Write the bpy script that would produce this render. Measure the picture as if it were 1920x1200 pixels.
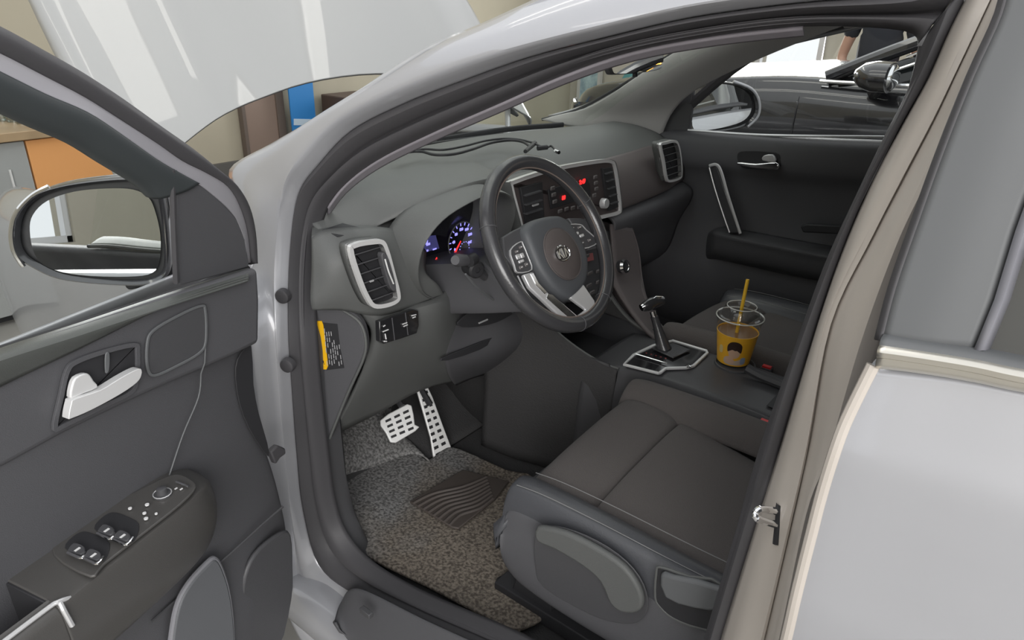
import bpy, bmesh, math, random
from mathutils import Vector, Matrix
random.seed(4)
SC = bpy.context.scene
COL = SC.collection
for o in list(bpy.data.objects): bpy.data.objects.remove(o)

# ------------------------------------------------------------------ camera
CAMP = Vector((-0.76690916, 1.49289324, 1.47442179)); FPX = 1329.49
RM = Matrix(((-0.78227035, -0.62250598, 0.02322482), (0.27327445, -0.30942852, 0.91081011), (-0.55979833, 0.7188465, 0.41217174)))
cam = bpy.data.cameras.new('camera'); cam.sensor_width = 36.0; cam.lens = FPX/1920*36; cam.clip_start = 0.02; cam.clip_end = 200
camo = bpy.data.objects.new('camera', cam); COL.objects.link(camo)
camo.matrix_world = Matrix.Translation(CAMP) @ RM.transposed().to_4x4()
SC.camera = camo

# ------------------------------------------------------------------ world, lamps, exposure
vs = SC.view_settings
vs.view_transform = 'Standard'; vs.look = 'None'; vs.gamma = 1.0; vs.use_curve_mapping = False; vs.exposure = 0.42
w = bpy.data.worlds.new('daylight'); SC.world = w; w.use_nodes = True
bg = w.node_tree.nodes['Background']; bg.inputs[0].default_value = (0.97, 0.99, 1.02, 1); bg.inputs[1].default_value = 0.82
def area(name, loc, tgt, sx, sy, power, col=(1, 1, 1)):
    l = bpy.data.lights.new(name, 'AREA'); l.shape = 'RECTANGLE'; l.size = sx; l.size_y = sy; l.energy = power; l.color = col
    o = bpy.data.objects.new(name, l); COL.objects.link(o); o.location = loc
    o.rotation_euler = (Vector(tgt)-Vector(loc)).to_track_quat('-Z', 'Y').to_euler(); return o
area('gate_daylight', (1.85, -6.0, 1.5), (.2, -.5, .9), 1.6, 2.2, 95, (1, 1, 1))
area('soft_key', (-3.4, 4.2, 2.6), (0, 0.3, 0.7), 3.5, 2.4, 165, (1, 0.98, 0.96))  # added soft key light; no gate opens on this side

# ------------------------------------------------------------------ helpers
def ray(u, v): return RM.transposed() @ Vector(((u-960)/FPX, -(v-600)/FPX, -1))
def X(u, v, x): d = ray(u, v); return CAMP + d*((x-CAMP.x)/d.x)
def Y(u, v, y): d = ray(u, v); return CAMP + d*((y-CAMP.y)/d.y)
def Z(u, v, z): d = ray(u, v); return CAMP + d*((z-CAMP.z)/d.z)
def PL(u, v, p0, n): d = ray(u, v); n = Vector(n); return CAMP + d*((Vector(p0)-CAMP).dot(n)/d.dot(n))
def interp(tab, z):
    if z <= tab[0][0]: return tab[0][1]
    for (a, fa), (b, fb) in zip(tab, tab[1:]):
        if z <= b: return fa+(fb-fa)*(z-a)/(b-a)
    return tab[-1][1]
SIDE = [(.3, .76), (.85, .765), (1.03, .71), (1.45, .63), (1.7, .54)]
def S(u, v, off=0.0):                      # point on the curved side of the car body
    y = .7
    for _ in range(25):
        p = Y(u, v, y); y = .5*y+.5*(interp(SIDE, p.z)+off)
    return Y(u, v, y)
RSIDE = [(.3, .88), (.6, .915), (.95, .925), (1.12, .905), (1.2, .88), (1.5, .79), (1.7, .72)]
def RS(u, v, off=0.0):                     # point on the rear door's outer skin
    y = .88
    for _ in range(25):
        p = Y(u, v, y); y = .5*y+.5*(interp(RSIDE, p.z)+off)
    return Y(u, v, y)
DH = Vector((.234, .907, 1.07)); DD = Vector((-.26, .966, 0)).normalized(); DN = Vector((-DD.y, DD.x, 0)); 
if DN.dot(CAMP-DH) < 0: DN = -DN
def DP(u, v, off=0.0, lean=.22):           # point on the opened front door's inner face, leaning in above the belt
    o = off
    for _ in range(25):
        p = PL(u, v, DH+DN*o, DN); o = .5*o+.5*(off+max(0, p.z-1.07)*lean)
    return PL(u, v, DH+DN*o, DN)

def cat(pts, n, closed=False):             # Catmull-Rom through the points
    P = [Vector(p) for p in pts]; m = len(P); out = []
    if m < 2: return P
    segs = m if closed else m-1
    for i in range(segs):
        if closed: a, b, c, d = P[(i-1) % m], P[i], P[(i+1) % m], P[(i+2) % m]
        else: a, b, c, d = P[max(i-1, 0)], P[i], P[i+1], P[min(i+2, m-1)]
        for k in range(n):
            t = k/n
            out.append(.5*((2*b)+(c-a)*t+(2*a-5*b+4*c-d)*t*t+(3*b-a-3*c+d)*t*t*t))
    if not closed: out.append(P[-1])
    return out

def mesh(name, verts, faces, mat, parent=None, smooth=True, bev=0, seg=2, sol=0, sub=0, ang=35, soloff=-1):
    me = bpy.data.meshes.new(name)
    me.from_pydata([tuple(v) for v in verts], [], faces); me.validate()
    bm = bmesh.new(); bm.from_mesh(me); bmesh.ops.recalc_face_normals(bm, faces=bm.faces); bm.to_mesh(me); bm.free()
    if mat: me.materials.append(mat)
    o = bpy.data.objects.new(name, me); COL.objects.link(o)
    if parent: attach(o, parent)
    if sub: m = o.modifiers.new('s', 'SUBSURF'); m.levels = sub; m.render_levels = sub
    if sol: m = o.modifiers.new('t', 'SOLIDIFY'); m.thickness = sol; m.offset = soloff
    if bev:
        m = o.modifiers.new('b', 'BEVEL'); m.width = bev; m.segments = seg; m.limit_method = 'ANGLE'; m.angle_limit = math.radians(38)
    if smooth:
        me.shade_smooth()
        if ang and not sub: me.set_sharp_from_angle(angle=math.radians(ang))
    return o
def attach(o, parent):
    o.parent = parent
    if parent.type == 'EMPTY': o.matrix_parent_inverse = Matrix.Translation(-parent.location)
def thing(name, loc, label, cat_, group=None):
    o = bpy.data.objects.new(name, None); COL.objects.link(o); o.location = loc; o.empty_display_size = .05
    return tag(o, label, cat_, group)
def tag(o, label=None, cat_=None, group=None, kind=None):
    if label: o['label'] = label
    if cat_: o['category'] = cat_
    if group: o['group'] = group
    if kind: o['kind'] = kind
    return o
def struct(o): o['kind'] = 'structure'; return o

class MB:                                   # collects simple shapes into one mesh
    def __init__(s): s.v = []; s.f = []
    def add(s, v, f):
        n = len(s.v); s.v += [Vector(a) for a in v]; s.f += [tuple(i+n for i in q) for q in f]; return s
    def box(s, c, sz, ax=None):
        c = Vector(c); ax = ax or (Vector((1, 0, 0)), Vector((0, 1, 0)), Vector((0, 0, 1)))
        v = [c+ax[0]*(sz[0]/2*i)+ax[1]*(sz[1]/2*j)+ax[2]*(sz[2]/2*k) for i in (-1, 1) for j in (-1, 1) for k in (-1, 1)]
        return s.add(v, [(0, 1, 3, 2), (4, 6, 7, 5), (0, 4, 5, 1), (2, 3, 7, 6), (0, 2, 6, 4), (1, 5, 7, 3)])
    def prism(s, pts, d):
        n = len(pts); d = Vector(d); v = [Vector(p) for p in pts]+[Vector(p)+d for p in pts]
        return s.add(v, [tuple(range(n)), tuple(range(2*n-1, n-1, -1))]+[(i, (i+1) % n, n+(i+1) % n, n+i) for i in range(n)])
    def loft(s, rows, closed=False, cap=False):
        m = len(rows[0]); v = [p for r in rows for p in r]; f = []
        for i in range(len(rows)-1):
            for j in range(m if closed else m-1):
                f.append((i*m+j, i*m+(j+1) % m, (i+1)*m+(j+1) % m, (i+1)*m+j))
        if cap: f += [tuple(range(m)), tuple((len(rows)-1)*m+j for j in range(m-1, -1, -1))]
        return s.add(v, f)
    def tube(s, pts, r, n=10, closed=False, flat=1.0, cap=True):
        P = [Vector(p) for p in pts]; m = len(P); rows = []; N = None
        for i in range(m):
            if closed: T = (P[(i+1) % m]-P[i-1]).normalized()
            else: T = (P[min(i+1, m-1)]-P[max(i-1, 0)]).normalized()
            if N is None:
                N = Vector((0, 0, 1)) if abs(T.z) < .9 else Vector((1, 0, 0))
            N = (N-T*N.dot(T)).normalized(); B = T.cross(N); rr = r[i] if isinstance(r, (list, tuple)) else r
            rows.append([P[i]+N*(math.cos(a)*rr)+B*(math.sin(a)*rr*flat) for a in [2*math.pi*k/n for k in range(n)]])
        if closed: rows.append(rows[0])
        return s.loft(rows, True, cap and not closed)
    def lathe(s, prof, o, ax=(0, 0, 1), n=32, cap=True):   # prof: (radius, height) pairs
        ax = Vector(ax).normalized(); a = ax.orthogonal().normalized(); b = ax.cross(a); o = Vector(o)
        rows = [[o+ax*h+(a*math.cos(t)+b*math.sin(t))*r for t in [2*math.pi*k/n for k in range(n)]] for r, h in prof]
        return s.loft(rows, True, cap)
    def ell(s, c, rx, ry, rz, ax=None, nu=16, nv=10):
        ax = ax or (Vector((1, 0, 0)), Vector((0, 1, 0)), Vector((0, 0, 1))); c = Vector(c)
        rows = [[c+ax[0]*(rx*math.sin(ph)*math.cos(th))+ax[1]*(ry*math.sin(ph)*math.sin(th))+ax[2]*(rz*math.cos(ph)) for th in [2*math.pi*k/nu for k in range(nu)]] for ph in [max(.02, min(math.pi-.02, math.pi*i/nv)) for i in range(nv+1)]]
        return s.loft(rows, True, True)
    def build(s, name, mat, parent=None, **k): return mesh(name, s.v, s.f, mat, parent, **k)

def smoothloft(rows, nu=4, nv=4, closed=False):
    R1 = [cat(r, nu, closed) for r in rows]; m = len(R1[0])
    cols = [cat([r[j] for r in R1], nv) for j in range(m)]
    return [[cols[j][i] for j in range(m)] for i in range(len(cols[0]))]
def sheet(name, rows, mat, parent=None, nu=4, nv=4, closed=False, sol=.004, **k):
    b = MB(); b.loft(smoothloft(rows, nu, nv, closed), closed); return b.build(name, mat, parent, sol=sol, **k)
def slab(name, pts, d, mat, parent=None, sm=0, bev=.002, **k):      # prism of an outline
    if sm: pts = cat(pts, sm, True)
    return MB().prism(pts, d).build(name, mat, parent, bev=bev, **k)
def ringslab(name, pts, wfrac, d, mat, parent=None, sm=0, bev=.0015, **k):   # frame following an outline
    P = cat(pts, sm, True) if sm else [Vector(p) for p in pts]
    c = sum(P, Vector())/len(P); d = Vector(d)
    w_ = wfrac; I = []
    n = len(P); nrm = d.normalized()
    area_ = sum(((P[i]-c).cross(P[(i+1) % n]-c)).dot(nrm) for i in range(n))
    sg = 1 if area_ > 0 else -1
    for i in range(n):
        t = (P[(i+1) % n]-P[i-1]).normalized(); inn = nrm.cross(t)*sg
        I.append(P[i]+inn*w_)
    v = P+I+[p+d for p in P]+[p+d for p in I]; f = []
    for i in range(n):
        j = (i+1) % n
        f += [(i, j, n+j, n+i), (2*n+i, 3*n+i, 3*n+j, 2*n+j), (i, 2*n+i, 2*n+j, j), (n+i, n+j, 3*n+j, 3*n+i)]
    return mesh(name, v, f, mat, parent, bev=bev, **k), I
def text(name, s, size, o, right, up, mat, parent, depth=.0006, align='CENTER', bold=0.0):
    cu = bpy.data.curves.new(name, 'FONT'); cu.body = s; cu.size = size; cu.extrude = depth; cu.align_x = align; cu.align_y = 'CENTER'; cu.offset = bold; cu.resolution_u = 3
    to = bpy.data.objects.new(name, cu); COL.objects.link(to); bpy.context.view_layer.update()
    me = bpy.data.meshes.new_from_object(to.evaluated_get(bpy.context.evaluated_depsgraph_get()))
    bpy.data.objects.remove(to); right = Vector(right).normalized(); up = Vector(up); up = (up-right*up.dot(right)).normalized(); nn = right.cross(up)
    M = Matrix((right, up, nn)).transposed().to_4x4(); M.translation = Vector(o); me.transform(M); me.materials.clear(); me.materials.append(mat)
    ob = bpy.data.objects.new(name, me); COL.objects.link(ob)
    if parent: attach(ob, parent)
    return ob

# ------------------------------------------------------------------ materials
def srgb(r, g, b):
    f = lambda c: (c/255/12.92) if c/255 <= .04045 else ((c/255+.055)/1.055)**2.4
    return (f(r), f(g), f(b))
def mat(name, col, rough=.5, metal=0, coat=0, spec=.5, bump=0, bscale=200, mott=0, mscale=8, trans=0, emit=None, es=1, sheen=0, coatr=.05, col2=None, mdetail=4):
    m = bpy.data.materials.new(name); m.use_nodes = True; nt = m.node_tree; b = nt.nodes['Principled BSDF']
    b.inputs['Base Color'].default_value = (*col, 1); b.inputs['Roughness'].default_value = rough; b.inputs['Metallic'].default_value = metal
    b.inputs['Coat Weight'].default_value = coat; b.inputs['Coat Roughness'].default_value = coatr; b.inputs['Specular IOR Level'].default_value = spec
    b.inputs['Sheen Weight'].default_value = sheen
    if trans: b.inputs['Transmission Weight'].default_value = trans
    if emit: b.inputs['Emission Color'].default_value = (*emit, 1); b.inputs['Emission Strength'].default_value = es
    tc = nt.nodes.new('ShaderNodeTexCoord')
    if bump:
        n = nt.nodes.new('ShaderNodeTexNoise'); n.inputs['Scale'].default_value = bscale; n.inputs['Detail'].default_value = 3
        bp = nt.nodes.new('ShaderNodeBump'); bp.inputs['Strength'].default_value = bump; bp.inputs['Distance'].default_value = .002
        nt.links.new(tc.outputs['Object'], n.inputs['Vector']); nt.links.new(n.outputs['Fac'], bp.inputs['Height']); nt.links.new(bp.outputs['Normal'], b.inputs['Normal'])
    if mott:
        n = nt.nodes.new('ShaderNodeTexNoise'); n.inputs['Scale'].default_value = mscale; n.inputs['Detail'].default_value = mdetail
        cr = nt.nodes.new('ShaderNodeValToRGB'); c2 = col2 or tuple(c*(1-mott) for c in col)
        cr.color_ramp.elements[0].position = .38; cr.color_ramp.elements[1].position = .62
        cr.color_ramp.elements[0].color = (*c2, 1); cr.color_ramp.elements[1].color = (*[min(1, c*(1+mott*.5)) for c in col], 1)
        nt.links.new(tc.outputs['Object'], n.inputs['Vector']); nt.links.new(n.outputs['Fac'], cr.inputs[0]); nt.links.new(cr.outputs[0], b.inputs['Base Color'])
    return m
def thin_glass(name, tint, base=.04, k=.6):
    m = bpy.data.materials.new(name); m.use_nodes = True; nt = m.node_tree; nt.nodes.clear()
    o = nt.nodes.new('ShaderNodeOutputMaterial'); t = nt.nodes.new('ShaderNodeBsdfTransparent'); g = nt.nodes.new('ShaderNodeBsdfGlossy'); x = nt.nodes.new('ShaderNodeMixShader')
    lw = nt.nodes.new('ShaderNodeLayerWeight'); lw.inputs[0].default_value = .5
    p = nt.nodes.new('ShaderNodeMath'); p.operation = 'POWER'; p.inputs[1].default_value = 4; q = nt.nodes.new('ShaderNodeMath'); q.operation = 'MULTIPLY_ADD'; q.inputs[1].default_value = k; q.inputs[2].default_value = base
    t.inputs[0].default_value = (*tint, 1); g.inputs['Roughness'].default_value = .01
    nt.links.new(lw.outputs['Facing'], p.inputs[0]); nt.links.new(p.outputs[0], q.inputs[0]); nt.links.new(q.outputs[0], x.inputs[0])
    nt.links.new(t.outputs[0], x.inputs[1]); nt.links.new(g.outputs[0], x.inputs[2]); nt.links.new(x.outputs[0], o.inputs[0]); return m
M = {}
M['paint'] = mat('silver_white_paint', (.415, .42, .445), .36, .25, .8)
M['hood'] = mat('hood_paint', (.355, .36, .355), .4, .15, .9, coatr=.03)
M['jamb'] = mat('jamb_shaded_white', (.52, .475, .43), .45, .1, .3)  # white body paint with its warm shade put into the colour
M['rubber'] = mat('black_rubber', (.068, .066, .071), .55, spec=.4, bump=.15, bscale=120)
M['plastic'] = mat('dark_grained_plastic', (.092, .092, .099), .5, spec=.4, bump=.25, bscale=900)
M['plastic2'] = mat('dark_smooth_plastic', (.075, .075, .080), .42, spec=.4, bump=.15, bscale=700)
M['dash'] = mat('dash_soft_plastic', (.115, .119, .117), .5, spec=.4, bump=.25, bscale=800)
M['dashface'] = mat('dash_face_plastic', (.115, .10, .10), .5, spec=.35, bump=.2, bscale=800)
M['deep'] = mat('deep_black', (.034, .034, .037), .5, spec=.3)
M['gloss'] = mat('gloss_black', (.02, .02, .022), .12, spec=.5, coat=.5)
M['leather'] = mat('black_leather', (.05, .05, .054), .24, spec=.7, bump=.12, bscale=350)
M['seatleather'] = mat('seat_leather', (.075, .077, .085), .34, spec=.5, bump=.2, bscale=300)
M['fabric'] = mat('seat_fabric', (.108, .098, .095), .9, spec=.15, bump=.6, bscale=500, sheen=.1)
M['chrome'] = mat('satin_chrome', (.78, .78, .79), .25, 1)
M['bright'] = mat('bright_chrome', (.85, .85, .86), .08, 1)
M['frame'] = mat('satin_frame', (.80, .80, .80), .3, .25, .4)
M['silver'] = mat('satin_silver_plastic', (.68, .68, .69), .3, .45)
M['white'] = mat('white_mark', (.75, .75, .75), .5)
M['pedal'] = mat('pedal_steel', (.88, .88, .87), .4, .1)
M['armplastic'] = mat('warm_dark_plastic', (.078, .075, .072), .33, spec=.5, bump=.1, bscale=700)
M['carpet'] = mat('grey_floor_carpet', (.20, .19, .175), 1, spec=.1, bump=1, bscale=260, mott=.6, mscale=90)
M['darkcarpet'] = mat('dark_carpet', (.066, .065, .066), 1, spec=.1, bump=.8, bscale=250)
M['glass'] = thin_glass('windscreen_glass', (.90, .94, .90))
M['doorglass'] = thin_glass('side_glass', (.93, .95, .93))
M['darkglass'] = mat('privacy_glass', (.045, .045, .042), .06, spec=.6)
M['mirror'] = mat('mirror_glass', (.82, .84, .85), .01, 1)
M['headliner'] = mat('grey_headliner', (.33, .33, .34), .9, spec=.1)
M['pillar'] = mat('pillar_trim', (.50, .49, .48), .75, spec=.2, bump=.2, bscale=500)
M['applique'] = mat('matte_pillar_trim', (.125, .13, .135), .5, spec=.4)


# ================================================================== GARAGE
M['wall'] = mat('beige_wall', (.47, .435, .335), .8, mott=.06, mscale=1.5)
M['wallwhite'] = mat('pale_wall', (.46, .43, .36), .8, mott=.05, mscale=1.5)
M['floor'] = mat('garage_floor', (.30, .29, .27), .45, mott=.2, mscale=2)
struct(MB().box((1, 0, -.05), (16, 16, .1)).build('floor', M['floor'], bev=0))
WF = 4.4
struct(MB().box((WF+.1, 0, 1.9), (.2, 16, 3.8)).build('wall_front', M['wall'], bev=0))
struct(MB().box((WF-.04, 2.3, .06), (.08, 4, .12)).build('baseboard_front', mat('dark_skirting', (.2, .17, .13), .6), bev=.005))
# right wall with a wide gate opening onto daylight
WR = -6.2
gA, gB = Y(1418, 150, WR).x, Y(1531, 150, WR).x     # gate edges
gA, gB = max(gA, gB), min(gA, gB)
b = MB(); b.box(((8.0+gA)/2, WR-.1, 1.9), (8.0-gA, .2, 3.8)); b.box(((gB-7)/2, WR-.1, 1.9), (gB+7, .2, 3.8)); b.box(((gA+gB)/2, WR-.1, 3.2), (gA-gB, .2, 1.2))
struct(b.build('wall_right', M['wallwhite'], bev=0))
gd = MB()
for xx in (gA, gB): gd.box((xx, WR+.02, 1.3), (.05, .08, 2.6))
gd.box(((gA+gB)/2, WR+.02, 2.6), (gA-gB+.05, .08, .06)); struct(gd.build('trim_1', M['silver']))

# left and back walls behind the camera, with tall windows
b = MB()
YL = 5.2
for (x0, x1, z0, z1) in ((-6, 4.4, 0, 1.0), (-6, 4.4, 2.5, 3.4), (-6, -3.6, 1.0, 2.5), (-2.2, -.4, 1.0, 2.5), (1.0, 4.4, 1.0, 2.5)): b.box(((x0+x1)/2, YL+.1, (z0+z1)/2), (x1-x0, .2, z1-z0))
struct(b.build('wall_left', M['wallwhite'], bev=0))
for k, (x0, x1) in enumerate(((-3.6, -2.2), (-.4, 1.0))):
    b = MB()
    for xx in (x0+.03, (x0+x1)/2, x1-.03): b.box((xx, YL+.05, 1.75), (.06, .06, 1.5))
    for zz in (1.03, 1.75, 2.47): b.box(((x0+x1)/2, YL+.05, zz), (x1-x0, .06, .06))
    struct(b.build('window_%d' % (k+1), M['silver'], bev=.004))
b = MB()
for (y0, y1, z0, z1) in ((-6.2, -2.5, 0, 3.4), (2.5, 5.2, 0, 3.4), (-2.5, 2.5, 2.6, 3.4)): b.box((-6.1, (y0+y1)/2, (z0+z1)/2), (.2, y1-y0, z1-z0))
struct(b.build('wall_back', M['wallwhite'], bev=0))

# tube lamps hanging over the bays
lampm = mat('lamp_glow', (1, 1, 1), .5, emit=(1, .98, .93), es=3.2)
def tube_lamp(x, y, z, L, ang, lab):
    t = thing('ceiling_lamp', (x, y, z), lab, 'lamp', 'tube lamps over the bays')
    ax = (Vector((math.cos(ang), math.sin(ang), 0)), Vector((-math.sin(ang), math.cos(ang), 0)), Vector((0, 0, 1)))
    MB().box((x, y, z+.05), (L, .22, .06), ax).build('housing', M['white'], t, bev=.01)
    MB().box((x, y, z), (L-.04, .17, .05), ax).build('diffuser', lampm, t, bev=.015)
    for s in (-1, 1):
        p = Vector((x, y, z+.08))+ax[0]*(s*L*.4); MB().tube([p, p+Vector((0, 0, .6))], .006, 6).build('hanger', M['silver'], t)
for (x, y, a, lab) in [(.8, 2.6, 0, 'outside the open front door'), (1.1, .50, 0, 'above the raised bonnet, nearer the open door'), (1.3, -.10, 0, 'above the middle of the raised bonnet'), (-1.8, 3.6, 0, 'behind and outside the rear door'), (.5, -1.45, 0, 'between the silver car and the black car'), (2.6, -3.6, 1.57, 'crosswise in front of the black car')]:
    tube_lamp(x, y, 3.4, 2.4, a, 'white tube lamp hanging '+lab)

# ================================================================== CAR BODY
body = thing('car', (0, 0, 0), 'silver white car with its driver side doorway open in the foreground', 'car')
ST = [  # seal inner, seal outer, crease, outer silhouette  (roof end -> pillar -> sill)
 ((1722, 85), (1830, -60), (1800, -160), (1760, -260)),
 ((1690, 55), (1720, -10), (1700, -80), (1640, -190)),
 ((1500, 48), (1500, 8), (1480, -30), (1440, -110)),
 ((1340, 66), (1300, 35), (1280, 2), (1220, -75)),
 ((1180, 96), (1140, 72), (1120, 40), (1060, -26)),
 ((1050, 140), (1000, 108), (975, 78), (906, 42)),
 ((930, 193), (880, 150), (850, 115), (790, 92)),
 ((800, 250), (760, 197), (728, 165), (690, 157)),
 ((700, 300), (662, 248), (632, 215), (590, 221)),
 ((640, 345), (600, 312), (570, 275), (510, 268)),
 ((605, 390), (568, 356), (530, 330), (430, 318)),
 ((588, 450), (556, 410), (518, 390), (455, 385)),
 ((582, 530), (548, 510), (508, 500), (455, 480)),
 ((585, 640), (547, 620), (512, 620), (460, 610)),
 ((594, 740), (553, 725), (520, 730), (470, 730)),
 ((606, 850), (561, 845), (532, 860), (488, 860)),
 ((618, 940), (572, 950), (545, 985), (515, 990)),
 ((640, 1005), (602, 1055), (568, 1110), (525, 1110)),
 ((690, 1060), (672, 1112), (640, 1190), (590, 1240)),
 ((790, 1118), (800, 1168), (790, 1240), (730, 1330)),
 ((960, 1192), (990, 1250), (990, 1330), (950, 1420)),
 ((1150, 1290), (1190, 1340), (1190, 1420), (1150, 1520)),
]
ty = [0, .012, .05, .075]
def row(k, off, offs=None): return [S(*s[k], off) for s in ST]
r_in = row(0, -.01); r_out = row(1, .02); r_cr = row(2, .055)
r_sil = []
for i, s in enumerate(ST):
    r_sil.append(S(*s[3], .0 if i <= 10 else (.10 if i > 12 else .05)))
r_mid = [(a+b_)*.5+Vector((0, .012, 0)) for a, b_ in zip(r_out, r_cr)]
mm = [(a*.5+b_*.5)+Vector((0, .012, .004)) for a, b_ in zip(r_cr, r_sil)]
sheet('side_frame', [r_out, r_mid, r_cr, mm, r_sil], M['paint'], body, sol=.012, nu=5, nv=3)
# two-lip door seal
def lerp(A, B, t, dy=0): return [a.lerp(b_, t)+Vector((0, dy, 0)) for a, b_ in zip(A, B)]
sheet('door_seal', [lerp(r_in, r_out, -.05, -.012), lerp(r_in, r_out, .12, .010), lerp(r_in, r_out, .35, .012), lerp(r_in, r_out, .45, -.002), lerp(r_in, r_out, .55, .006), lerp(r_in, r_out, .8, .016), lerp(r_in, r_out, 1.05, .004)], M['rubber'], body, sol=.006, nu=5, nv=3)
# inner trim edge along the pillar, its lit tone put into the colour
r_tr = [p+Vector((0, -.035, 0)) for p in r_in]
inner = []
for i, s in enumerate(ST[:11]): inner.append(S(s[0][0]+8, s[0][1]+14, -.045))
sheet('pillar_trim_edge', [[p+Vector((0, -.01, 0)) for p in r_in[2:11]], inner[2:11]], mat('lit_trim_edge', (.30, .28, .31), .6), body, sol=.004)
# B pillar: dark trim, painted jamb
BI = [(1722, 85), (1700, 172), (1650, 272), (1600, 378), (1540, 512), (1480, 682), (1420, 852), (1378, 1000), (1340, 1130), (1300, 1270), (1262, 1420)]
BO = [(1830, -40), (1783, 51), (1741, 145), (1698, 222), (1640, 330), (1583, 461), (1535, 600), (1465, 830), (1420, 975), (1355, 1185), (1310, 1340)]
BG = [(1880, -40), (1850, 25), (1800, 130), (1755, 225), (1700, 330), (1640, 445), (1560, 610), (1520, 830), (1492, 960), (1440, 1185), (1400, 1340)]
BE = [(1905, -40), (1885, 30), (1845, 130), (1800, 235), (1755, 345), (1700, 470), (1640, 660), (1570, 860), (1525, 960), (1474, 1200), (1430, 1380)]
bi = [S(*p, -.012) for p in BI]; bo = [S(*p, .015) for p in BO]; bg_ = [S(*p, .06) for p in BG]; be = [S(*p, .085) for p in BE]
sheet('pillar_trim', [[p+Vector((0, -.06, 0)) for p in bi], bi, lerp(bi, bo, .3, .012), lerp(bi, bo, .6, .018), bo], M['rubber'], body, sol=.006, nu=5, nv=3)
sheet('pillar_jamb', [bo, lerp(bo, bg_, .45, .012), lerp(bo, bg_, .9, 0), [p+Vector((.004, -.012, 0)) for p in bg_], lerp(bg_, be, .25, .004), lerp(bg_, be, .7, .006), [p+Vector((0, -.03, 0)) for p in be]], M['jamb'], body, sol=.006, nu=5, nv=3)
# sill scuff plate
sc0 = [(640, 1128), (656, 1105), (690, 1110), (800, 1165), (990, 1250), (1200, 1345)]; sc1 = [(632, 1165), (660, 1210), (720, 1260), (800, 1310), (940, 1380), (1160, 1480)]
a_ = [S(*p, .045) for p in sc0]; b2 = [S(*p, .095) for p in sc1]
sp = sheet('sill_plate', [a_, lerp(a_, b2, .25, .006), lerp(a_, b2, .8, .008), b2], M['plastic'], body, sol=.006)
q0 = S(690, 1150, .08)
MB().box(q0+Vector((0, .004, .006)), (.03, .012, .012)).build('clip', M['plastic2'], sp, bev=.002)
for (u, v) in ((527, 557), (536, 687)):
    c = S(u, v, .05); MB().lathe([(.001, .004), (.010, .004), (.0135, .002), (.0145, -.002), (.0145, -.01)], c-Vector((0, .002, 0)), (-.45, 1, 0), 24).build('rubber_plug', M['rubber'], body)
# latch striker on the B pillar
c = S(1440, 968, .06); n1 = (S(1460, 975, .05)-S(1420, 962, .04)).normalized()
st = MB().tube(cat([S(1456, 958, .05), S(1428, 955, .075), S(1418, 962, .08), S(1420, 972, .08), S(1455, 984, .05)], 5), .0045, 10).build('door_striker', M['bright'], body)
MB().tube(cat([S(1459, 962, .05), S(1462, 948, .05), S(1455, 1020, .05)], 4), .004, 8).build('striker_slot', M['deep'], st)
# roof, headliner, windscreen, right side structure
roof_rows = []
for y in (-.63, -.55, -.4, 0, .4, .53, .60, .638):
    k = 1-(abs(y)/.63)**3
    roof_rows.append([Vector((.07-.09*(y/.6)**2, y, 1.435+.035*k)), Vector((-.25, y, 1.515+.04*k)), Vector((-.58, y, 1.590+.035*k)), Vector((-.9, y, 1.615+.04*k)), Vector((-1.7, y, 1.57+.05*k)), Vector((-2.4, y, 1.40+.06*k))])
re0 = [r_in[0], r_out[0], lerp(r_out, r_cr, .5, .012)[0], r_cr[0], r_sil[0], roof_rows[-1][2]]
rr_ = [re0]
for x, dz, dy in ((-1.0, .03, -.005), (-1.5, .0, -.015), (-2.0, -.06, -.03), (-2.35, -.13, -.05)): rr_.append([Vector((x, p.y+dy, p.z+dz)) for p in re0])
sheet('rear_roof_rail', rr_, M['paint'], body, sol=.01)
sheet('right_roof_rail', [[Vector((x, -.62, z)), Vector((x, -.67, z-.035)), Vector((x, -.70, z-.075)), Vector((x, -.665, z-.095))] for x, z in ((.10, 1.425), (-.25, 1.525), (-.58, 1.60), (-.9, 1.625), (-1.7, 1.58), (-2.35, 1.42))], M['paint'], body, sol=.01)
sheet('roof_panel', roof_rows, M['paint'], body, sol=.012)
sheet('headliner', [[p-Vector((0, 0, .035)) for p in r] for r in roof_rows], M['headliner'], body, sol=.01)
def wsx(y, z):   # windscreen surface
    base = .74-.38*y*y; t = (z-1.08)/(1.46-1.08); return base-t*.68
ws = []
for y in [-.66, -.5, -.25, 0, .25, .5, .62]:
    yy = lambda t: y*(1-.10*t)
    ws.append([Vector((wsx(y, 1.06+.40*t), yy(t), 1.06+.40*t+.02*math.sin(t*3.14))) for t in (0, .25, .5, .75, 1)])
sheet('windscreen', ws, M['glass'], body, sol=0)
# black frit band along the windscreen foot
sheet('windscreen_band', [[r[0]+Vector((-.004, 0, -.004)), r[0].lerp(r[1], .16)+Vector((-.006, 0, 0))] for r in ws], M['deep'], body, sol=.002)
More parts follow.
